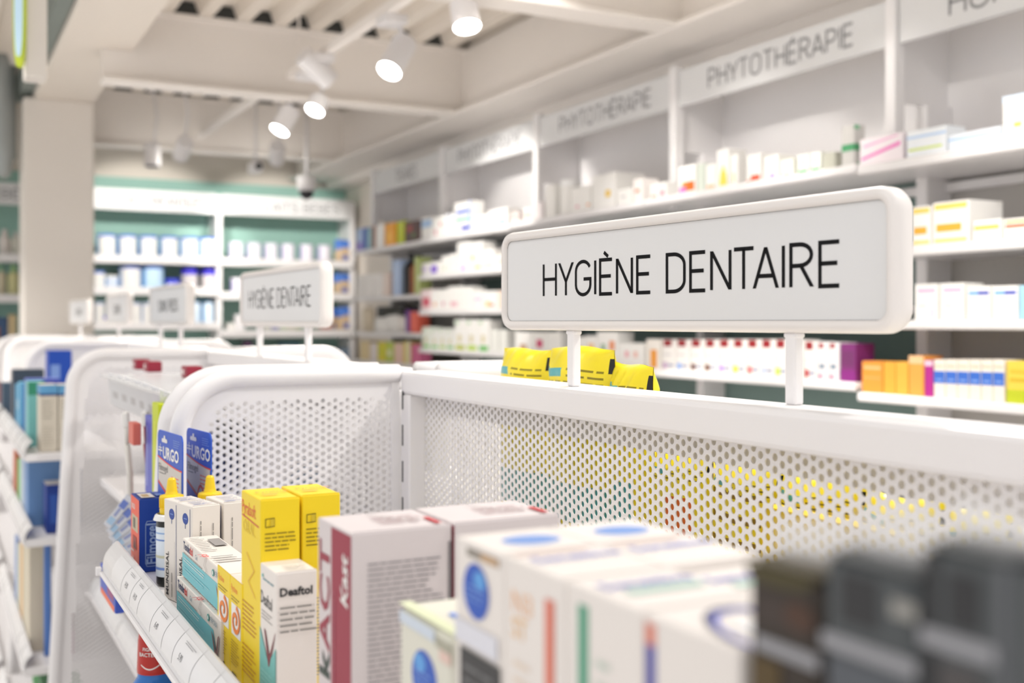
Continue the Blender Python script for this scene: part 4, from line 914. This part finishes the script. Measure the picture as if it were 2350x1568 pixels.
row(1, 0, [(967, 991, 500, WH, 'white and pale blue carton', stripes((0, .55, 1, .9, (170, 200, 235)))), (992, 1019, 497, WH, 'white carton with pink spots', stripes((.2, .1, .4, .4, (230, 170, 180)), (.6, .5, .8, .7, (220, 150, 150)))), (1020, 1041, 491, (238, 240, 246), 'plain bluish white carton'),
    (1042, 1080, 464, WH, 'tall white carton with blue print', stripes((.15, .62, .9, .75, (90, 120, 210)), (.1, .38, .95, .5, (130, 200, 180)), (.45, .08, .9, .22, (50, 70, 190)), (.92, 0, 1, 1, (110, 150, 225)))), (1083, 1120, 495, WH, 'plain low white carton'), (1121, 1164, 480, WH, 'white carton with blue-green corner', stripes((.2, .1, .6, .4, (190, 210, 190)), (.6, .1, .95, .4, (160, 190, 230))))])
row(2, 0, [(1171, 1190, 487, (226, 216, 212), 'greyish pink carton', stripes((.2, .4, .8, .7, (190, 150, 150)))), (1200, 1222, 478, (232, 224, 220), 'pale carton with tan leaf', stripes((.3, .2, .7, .7, (214, 180, 150)))), (1224, 1246, 464, (238, 230, 230), 'pale lilac carton'), (1251, 1272, 425, WH, 'slim tall white carton'), (1277, 1302, 412, WH, 'white canister', [], 'tube'),
    (1310, 1356, 428, WH, 'wide white carton', stripes((.25, .18, .4, .26, (226, 130, 160)), (.8, .18, .95, .26, (240, 160, 90)))), (1358, 1412, 400, WH, 'tallest white carton', stripes((.6, .3, .8, .5, (240, 200, 60))), 'box', .13), (1415, 1450, 433, WH, 'white carton with grey mark', stripes((.3, .4, .6, .55, (200, 200, 200)))), (1453, 1474, 410, (240, 234, 230), 'white carton with red-orange spot', stripes((.2, .4, .7, .55, (230, 140, 110))))])
row(3, 0, [(1491, 1530, 420, (238, 236, 232), 'pale carton with small prints', stripes((.1, .1, .4, .25, (220, 140, 110)), (.6, .1, .9, .5, (226, 170, 180)))), (1557, 1596, 380, WH, 'white carton with orange fruit', stripes((.05, .05, .5, .25, (226, 120, 190)), (.45, .08, .95, .42, (236, 110, 40)), (.2, .25, .45, .42, (190, 150, 60)))), (1600, 1617, 376, (214, 222, 210), 'grey-green carton'),
    (1619, 1643, 377, WH, 'white carton with faint orange foot', stripes((.1, .05, .9, .18, (248, 190, 150)))), (1645, 1672, 343, WH, 'tall white carton with yellow drop', [('F', 'p', [(.2, .05), (.9, .05), (.85, .3), (.55, .6), (.3, .35)], K(250, 214, 90))]), (1675, 1693, 355, WH, 'slim white carton', stripes((.3, .1, .7, .4, (244, 240, 190)))), (1713, 1746, 354, WH, 'white carton with red fruit', stripes((.3, .05, .95, .25, (230, 90, 60)), (.0, .04, .3, .1, (240, 150, 130)))),
    (1752, 1786, 357, (240, 238, 232), 'white carton with violet foot', stripes((.4, .05, .8, .22, (170, 150, 220)))), (1790, 1820, 366, (240, 240, 230), 'white carton with lime foot', stripes((.2, .05, .8, .15, (200, 224, 120)))), (1829, 1856, 355, (236, 238, 230), 'white carton with green foot', stripes((.1, .05, .9, .2, (90, 180, 110)), (.3, .5, .7, .7, (190, 210, 190)))), (1859, 1884, 350, (236, 238, 230), 'white carton with green foot', stripes((.1, .05, .9, .2, (90, 180, 110)), (.3, .5, .7, .7, (190, 210, 190)))), (1887, 1917, 350, (190, 190, 176), 'grey carton')])
row(4, 0, [(1972, 2072, 312, (250, 240, 244), 'long white carton with pink slashes', [('F', 'p', [(.05, .2), (.05, .3), (.95, .7), (.95, .55)], K(244, 130, 200)), ('F', 'p', [(.1, .75), (.9, .95), (.9, .9), (.1, .65)], K(248, 190, 224))]), (2080, 2172, 295, (244, 248, 252), 'long white carton with yellow-green line', stripes((.05, .25, .9, .34, (214, 232, 120)), (0, .7, 1, .8, (196, 220, 250)))),
    (2176, 2297, 300, (240, 246, 254), 'long flat white and pale blue carton', stripes((0, .6, 1, .75, (190, 218, 250)))), (2300, 2390, 214, WH, 'tall white carton at right edge', stripes((.3, .3, .5, .4, (246, 216, 100)), (0, .85, 1, 1, (220, 235, 252))))])
o = carton(.04, .045, .115, K(206, 204, 200), [('S', 'r', (0, .40, 1, .56), K(80, 160, 110)), ('S', 'r', (0, .9, .5, 1), K(130, 190, 150)), ('S', 'r', (.3, .02, .8, .12), K(150, 210, 170)), ('F', 'r', (0, .40, 1, .56), K(80, 160, 110))]).build('carton', loc=(2.195, 2.215, zz(.392 + LIP) + .0003)); tag(o, 'white carton with green bands at the bay border', 'carton')
OY = (244, 190, 80)
def oy(): return stripes((.05, .82, .95, .95, (250, 214, 110)), (.1, .30, .8, .48, (244, 176, 60)), (.05, .05, .95, .14, (248, 220, 130)))
row(4, 1, [(2092, 2136, 474, WH, 'white carton with orange stripes', oy()), (2140, 2224, 462, WH, 'white carton with orange stripes', oy(), 'box', .12), (2232, 2297, 505, WH, 'low white carton with yellow line', stripes((.05, .55, .95, .75, (246, 200, 90)))), (2303, 2385, 500, WH, 'low white carton with red line', stripes((.05, .55, .95, .72, (236, 110, 70)), (.05, .8, 1, .9, (250, 180, 60))))])
pk = stripes((.15, .76, .9, .86, (244, 190, 220)), (.2, .35, .5, .42, (225, 222, 220)), (.7, .05, .85, .3, (220, 214, 244))); bk = [('F', 'r', (.1, .74, .5, .84), K(110, 180, 235)), ('F', 'r', (.5, .74, .95, .84), K(40, 70, 190)), ('F', 'r', (.2, .25, .6, .32), K(214, 214, 220))]
row(4, 2, [(2098, 2152, 652, WH, 'white carton with pink line', pk), (2156, 2213, 650, WH, 'white carton with pink line', pk), (2217, 2273, 657, WH, 'white carton with blue line', bk), (2276, 2336, 656, WH, 'white carton with blue line', bk), (2339, 2395, 655, (170, 220, 245), 'sky blue carton at right edge')])
ora = stripes((.1, .75, .9, .85, (248, 190, 130)), (.1, .45, .9, .5, (244, 170, 100)))
row(4, 3, [(1977, 2026, 830, (240, 156, 60), 'wide orange carton', ora), (2027, 2055, 831, (238, 172, 64), 'orange carton', []), (2055, 2084, 831, (240, 178, 70), 'orange carton', []), (2085, 2120, 817, (240, 166, 76), 'taller orange carton', stripes((0, .8, 1, 1, (250, 200, 150)))), (2121, 2141, 828, (180, 40, 140), 'magenta carton', stripes((0, .85, 1, 1, (240, 200, 220))))] +
    [(2142 + 27.3 * k, 2169 + 27.3 * k, 826, (240, 232, 220), 'white carton with blue band', stripes((0, .38, 1, .70, (60, 110, 205)), (.2, .45, .8, .5, (130, 165, 230)), (.1, .8, .9, .86, (220, 206, 180)))) for k in range(6)] +
    [(2309, 2390, 830, (232, 206, 80), 'yellow and green carton at right edge', stripes((0, 0, 1, .32, (190, 200, 40)), (.1, .5, .9, .6, (214, 180, 50)), (.1, .7, .9, .8, (220, 190, 60))))])
def redt(c): return stripes((.12, .78, .72, .99, (150, 26, 34)), (.1, .48, .7, .53, (214, 210, 210)), (.05, .05, .4, .25, c), (.45, .12, .85, .2, (140, 150, 180)))
cols = [(200, 170, 200), (150, 180, 230), (110, 70, 60), (120, 80, 60), (190, 160, 225), (240, 220, 60), (226, 120, 120), (200, 210, 230), (200, 222, 90)]
px = 1519; its = [(1483, 1516, 779, (244, 238, 230), 'white carton with orange bottle picture', stripes((.3, .05, .75, .65, (240, 160, 60))))]
for k in range(10): its.append((px, px + 31.6, 780, (244, 240, 236), 'white carton with dark red top label', redt(cols[k % 9]))); px += 32.4
its += [(1845, 1874, 784, (244, 240, 236), 'white carton with small dark red label', redt((190, 60, 60))), (1875, 1900, 786, (240, 236, 236), 'slim white carton with tiny red tag', stripes((.15, .84, .6, .97, (160, 40, 44)), (.2, .3, .7, .42, (120, 140, 160)), (.1, .04, .5, .15, (216, 130, 160)))),
        (1901, 1926, 786, (240, 236, 236), 'slim white carton with tiny red tag', stripes((.15, .84, .6, .97, (160, 40, 44)), (.2, .3, .7, .42, (120, 140, 160)), (.1, .04, .5, .15, (216, 130, 160)))), (1928, 1964, 789, (128, 48, 116), 'purple carton', stripes((0, 0, 1, .3, (140, 40, 130)), (.1, .4, .9, .8, (116, 50, 104))))]
row(3, 3, its)
row(2, 3, [(1182, 1220, 762, WH, 'white carton with brown and pink picture', stripes((.3, .2, .7, .5, (196, 150, 110)))), (1222, 1253, 762, WH, 'white carton with crimson spot', stripes((.3, .4, .75, .7, (206, 60, 110)))), (1254, 1286, 762, WH, 'white carton with yellow spot', stripes((.2, .1, .7, .3, (240, 220, 120)))), (1310, 1340, 773, WH, 'plain white carton'), (1342, 1368, 771, WH, 'white carton with peach spot', stripes((.3, .4, .8, .7, (244, 200, 150)))),
    (1370, 1418, 762, WH, 'white carton with green and orange spots', stripes((.2, .3, .4, .6, (150, 180, 150)), (.6, .4, .85, .7, (236, 150, 100)))), (1420, 1478, 788, WH, 'low white carton with pink spots', stripes((.25, .3, .4, .6, (236, 170, 180)), (.6, .3, .75, .6, (240, 190, 180))))])
gw = lambda c: stripes((.1, .0, .9, .16, c), (.3, .25, .6, .5, (220, 210, 170)), (.05, .85, .4, .95, (196, 220, 190)))
row(1, 3, [(968, 988, 751, (236, 240, 228), 'pale carton with green foot', gw((150, 205, 120))), (989, 1006, 757, WG, 'pale carton with green foot', gw((130, 200, 110))), (1007, 1024, 754, WG, 'pale carton with green foot', gw((180, 210, 120))), (1025, 1041, 756, WG, 'pale carton with green foot', gw((120, 190, 100)))] +
    [(1043 + 27 * k, 1069 + 27 * k, 734, WH, 'taller white carton with green foot', gw([(190, 200, 80), (180, 210, 60), (110, 190, 90)][k])) for k in range(3)] + [(1125, 1144, 757, WG, 'grey-white carton', []), (1146, 1163, 757, WG, 'grey-white carton', [])])
row(1, 2, [(965, 989, 665, (242, 222, 222), 'pinkish carton with red label', stripes((.2, .2, .9, .6, (214, 90, 110)))), (990, 1008, 666, WH, 'white carton with orange dot', stripes((.3, .2, .6, .4, (236, 170, 130)))), (1009, 1027, 664, WH, 'white carton with rose dot', stripes((.3, .2, .6, .4, (226, 160, 180)))), (1028, 1055, 658, WH, 'white carton with pink smear', stripes((.2, .15, .8, .35, (240, 190, 200)))), (1056, 1084, 659, WH, 'plain white carton'),
    (1085, 1108, 668, WH, 'white carton with lilac line', stripes((.1, .5, .9, .6, (230, 170, 220)))), (1109, 1140, 668, WH, 'white carton with green-orange mark', stripes((.2, .15, .5, .4, (220, 190, 90)), (.5, .15, .8, .3, (200, 110, 90)))), (1141, 1163, 668, (244, 226, 214), 'peach carton', stripes((.5, 0, 1, 1, (246, 190, 160))))])
row(1, 1, [(968, 1010, 602, WH, 'white carton with violet print', stripes((.5, .1, .85, .7, (130, 90, 210)), (.0, .3, .3, .6, (220, 200, 240)))), (1013, 1029, 588, WH, 'white carton with grey-green mark', stripes((.2, .2, .6, .4, (210, 226, 200)))), (1030, 1047, 583, WH, 'slim white carton'), (1049, 1077, 556, WH, 'tall white carton with violet dot', stripes((.3, .05, .7, .18, (190, 160, 240)))), (1078, 1106, 555, WH, 'tall white carton with tan picture', stripes((.1, .35, .4, .55, (226, 200, 160)), (.4, .06, .9, .16, (236, 206, 110)))),
    (1108, 1134, 573, WH, 'white carton with gold line', stripes((.1, .15, .9, .25, (240, 214, 150)))), (1136, 1163, 584, (242, 234, 228), 'cream carton with peach mark', stripes((.3, .3, .8, .6, (240, 206, 180))))])
row(0, 1, [(818, 836, 632, (236, 232, 228), 'white carton in the sleeve row'), (837, 857, 630, (240, 236, 232), 'white carton in the sleeve row'), (858, 878, 628, (240, 236, 232), 'white carton in the sleeve row'), (879, 897, 626, (236, 220, 210), 'pale carton with brown edge', stripes((.85, 0, 1, 1, (160, 110, 80)))), (901, 919, 597, (180, 200, 232), 'tall pale blue carton'), (920, 934, 580, (28, 30, 34), 'black bottle', [DARK], 'bottle'), (935, 950, 582, (150, 84, 40), 'amber bottle', [DARK], 'bottle'), (951, 962, 590, (190, 204, 130), 'tall pale green carton')])
row(0, 2, [(824, 846, 706, (214, 200, 176), 'sand coloured bag', [], 'bag'), (850, 876, 728, (240, 238, 234), 'white bag', [], 'bag'), (877, 903, 722, (240, 238, 234), 'white bag', [], 'bag'), (904, 928, 726, (236, 230, 224), 'white bag', [], 'bag'), (930, 940, 712, (120, 70, 150), 'purple carton'), (941, 958, 716, (236, 110, 90), 'coral red carton')])
row(0, 2, [(865, 925, 703, (70, 66, 60), 'dark brown tray pack')], X=2.32)
row(0, 3, [(826, 847, 783, (226, 206, 160), 'tan carton'), (849, 865, 788, (236, 226, 222), 'white carton'), (867, 883, 785, (230, 216, 70), 'yellow carton', stripes((.3, .3, .7, .8, (200, 210, 40)))), (885, 902, 785, (196, 212, 90), 'lime carton', stripes((.2, .3, .8, .6, (236, 236, 200)))), (904, 925, 788, (240, 206, 190), 'peach pink carton'), (927, 941, 784, (232, 214, 80), 'yellow and white carton', stripes((.5, 0, 1, 1, (240, 236, 220)))), (943, 962, 790, (214, 110, 150), 'pink carton')])

# ------------------------------------------------------------------ goods on the far wall
def tin(R, h, body, lid, lidh=.018, band=None):
    t = empty('formula_tin', (0, 0, 0)); b = MB()
    b.lathe([(0, 0), (R, 0), (R, h - lidh), (0, h - lidh)], body, 28)
    if band: # printed side panels in the tin's own wrap
        for a0, a1 in ((math.radians(150), math.radians(215)), (math.radians(-35), math.radians(30))):
            n = 6; vs = []; fs = []
            for k in range(n + 1): a = a0 + (a1 - a0) * k / n; vs += [(R * 1.006 * math.cos(a), R * 1.006 * math.sin(a), .01), (R * 1.006 * math.cos(a), R * 1.006 * math.sin(a), h - lidh - .004)]
            for k in range(n): fs.append((2 * k, 2 * k + 2, 2 * k + 3, 2 * k + 1))
            b.add(vs, fs, band, smooth=True)
    b.build('tin_body', t)
    b = MB(); b.lathe([(R * 1.02, h - lidh), (R * 1.02, h - .003), (R * .95, h), (0, h)], lid, 28); b.build('tin_lid', t)
    return t
def backpos(px, Y=7.27): return Xof(Y, px)
def place_tin(proto, px, zi, z, label, group=None, first=[]):
    X = backpos(px)
    o = proto if proto.name not in first else dup(proto)
    first.append(proto.name); o.location = (X, 7.27, zz(z + LIP) + .0005); tag(o, label, 'tin', group); return o
def hz_(py, px): X = backpos(px); return Zof(py, dep(X, 7.21))
used = []
P1 = tin(.058, hz_(540, 340) - .369 - LIP, W, K(70, 120, 215), .016, K(130, 180, 230))
for k, px in enumerate((244, 292, 340, 388, 434, 478)): place_tin(P1, px, 0, .369, '%s white tin with blue lid from the pillar, top shelf' % ORD[k], 'blue-lidded tins on the far top shelf', used)
P2 = tin(.066, hz_(612, 300) - .173 - LIP, W, K(60, 100, 210), .012, K(190, 210, 240)); place_tin(P2, 299, 0, .173, 'large white tin with thin blue lid, second shelf', None, used)
P3 = tin(.066, hz_(612, 350) - .173 - LIP, K(200, 228, 250), K(60, 110, 220), .012, K(100, 180, 236)); place_tin(P3, 351, 0, .173, 'large light blue tin, second shelf, beside the white one', None, used)
P4 = tin(.050, hz_(614, 434) - .173 - LIP, K(206, 200, 200), K(60, 50, 190), .045); place_tin(P4, 435, 0, .173, 'grey tin with violet-blue cap, left of two', 'violet-capped tins', used); place_tin(P4, 480, 0, .173, 'grey tin with violet-blue cap, right of two', 'violet-capped tins', used)
P5 = tin(.040, hz_(632, 256) - .173 - LIP, K(214, 226, 244), W, .012, K(130, 180, 230)); place_tin(P5, 256, 0, .173, 'small pale blue tin beside the large white tin', None, used)
P6 = tin(.036, hz_(622, 228) - .173 - LIP, W, K(110, 140, 220), .014); place_tin(P6, 226, 0, .173, 'small white tin next to the pillar, second shelf', None, used)
P7 = tin(.045, hz_(640, 396) - .173 - LIP, K(230, 230, 240), K(70, 80, 220), .03); place_tin(P7, 396, 0, .173, 'low tin with bright blue cap above the third sign', None, used)
P8 = tin(.036, hz_(690, 470) + .045 - LIP, K(220, 236, 250), K(90, 160, 220), .012, K(90, 170, 226)); place_tin(P8, 477, 0, -.045, 'light blue tin, third shelf, rightmost', None, used)
o = place_tin(P8, 448, 0, -.045, 'light blue tin, third shelf, beside the rightmost', None, used)
P9 = tin(.033, hz_(695, 330) + .045 - LIP, W, K(196, 206, 236), .012, K(200, 214, 240))
for k, px in enumerate((228, 312, 338)): place_tin(P9, px, 0, -.045, '%s whitish tin from the pillar, third shelf' % ORD[k], 'whitish tins on the third shelf', used)
P10 = tin(.030, .06, W2, K(60, 60, 190), .02); place_tin(P10, 244, 0, -.045, 'small low tin with dark blue cap, third shelf', None, used)
# right bay: white and lilac cans
P11 = tin(.046, hz_(557, 600) - .369 - LIP, K(240, 238, 246), K(226, 222, 240), .010, K(190, 180, 224))
for k, px in enumerate((541, 582, 621, 660, 703, 744)): place_tin(P11, px, 0, .369, '%s white and lilac can, top shelf of far right bay' % ORD[k], 'white and lilac cans', used)
P12 = tin(.044, hz_(638, 545) - .15 - LIP, K(236, 234, 244), K(240, 238, 246), .010, K(170, 160, 220)); place_tin(P12, 545, 0, .15, 'white and violet can left of the second sign', None, used)
TAN = K(206, 180, 146); BB_ = K(70, 120, 205)
def fbag(px0, px1, yt, z, label, base=TAN):
    X0, X1 = Xof(7.24, px0), Xof(7.24, px1); h = Zof(yt, dep(X0, 7.24)) - z - LIP
    def f(u, v, s):
        if v > .68 - .2 * abs(u - .5): return BB_
        if .2 < v < .4 and .35 < u < .65: return K(80, 110, 190)
        return base
    b = pouch(X1 - X0, h, .07, f, nu=14, nv=16, seed=int(px0)); o = b.build('food_bag', loc=(X1, 7.25, zz(z + LIP) + .0005), rotz=math.pi / 2); tag(o, label, 'bag', None)
fbag(769, 811, 551, .369, 'tan bag with blue top, top shelf at the corner')
fbag(767, 810, 627, .15, 'tan bag with blue top, second shelf at the corner')
fbag(772, 812, 705, -.095, 'tan bag, third shelf at the corner')
fbag(757, 772, 707, -.095, 'narrow tan bag, third shelf, beside second sign')
def bbox(px0, px1, yt, z, col, label, prints=None):
    X0, X1 = Xof(7.21, px0), Xof(7.21, px1); h = Zof(yt, dep(X0, 7.21)) - z - LIP
    o = carton(X1 - X0, .06, h, K(*col), prints or [], .002, flap=False).build('carton', loc=(X0, 7.21, zz(z + LIP) + .0005)); tag(o, label, 'carton')
for k, (a, c, yt, col, l) in enumerate([(522, 540, 742, (226, 224, 220), 'off-white'), (541, 562, 722, (236, 234, 236), 'taller off-white'), (608, 622, 748, (206, 206, 196), 'grey-cream'), (625, 640, 748, (150, 150, 190), 'lavender'), (643, 660, 748, (196, 206, 180), 'sage'), (662, 678, 750, (206, 200, 180), 'sand'), (680, 692, 750, (170, 180, 140), 'olive'), (716, 734, 752, (130, 140, 120), 'dark sage'), (736, 760, 748, (176, 110, 90), 'brick red')]):
    bbox(a, c, yt, -.095, col, l + ' carton, third shelf behind the second sign')
for k, (a, c, yt, col, l) in enumerate([(560, 580, 782, (90, 60, 90), 'plum'), (640, 690, 784, (60, 90, 100), 'dark teal'), (780, 808, 800, (110, 130, 150), 'slate')]):
    bbox(a, c, yt, -.33, col, l + ' carton, lowest far shelf behind the second sign')
# left bay goods
def fbottle(px, yt, z, R, col, cap, label):
    X = backpos(px); h = Zof(yt, dep(X, 7.2)) - z - LIP; t = empty('lotion_bottle', (X, 7.25, zz(z + LIP) + .0005)); tag(t, label, 'bottle')
    b = MB(); b.lathe([(0, 0), (R, 0), (R, h * .68), (R * .8, h * .76), (R * .4, h * .8)], K(*col), 24); b.build('bottle_body', t); b = MB(); b.lathe([(R * .5, h * .78), (R * .5, h), (0, h)], K(*cap), 20); b.build('bottle_cap', t)
fbottle(10, 526, .36, .032, (226, 218, 212), (226, 218, 212), 'white bottle at the left picture edge, upper shelf'); fbottle(36, 532, .36, .030, (210, 208, 196), (200, 196, 190), 'greyish bottle beside the pillar, upper shelf')
fbottle(2, 606, .12, .028, (206, 196, 170), (130, 170, 140), 'cream bottle at the left picture edge, middle shelf'); fbottle(30, 608, .12, .032, (206, 202, 150), (150, 186, 130), 'yellowish bottle with green cap beside the pillar')
bbox(-14, 18, 728, -.14, (60, 84, 120), 'dark blue carton left of the pillar, lower shelf', [('S', 'r', (0, 0, .4, .6), K(150, 90, 60))]); bbox(19, 38, 722, -.14, (200, 180, 140), 'tan carton left of the pillar, lower shelf')
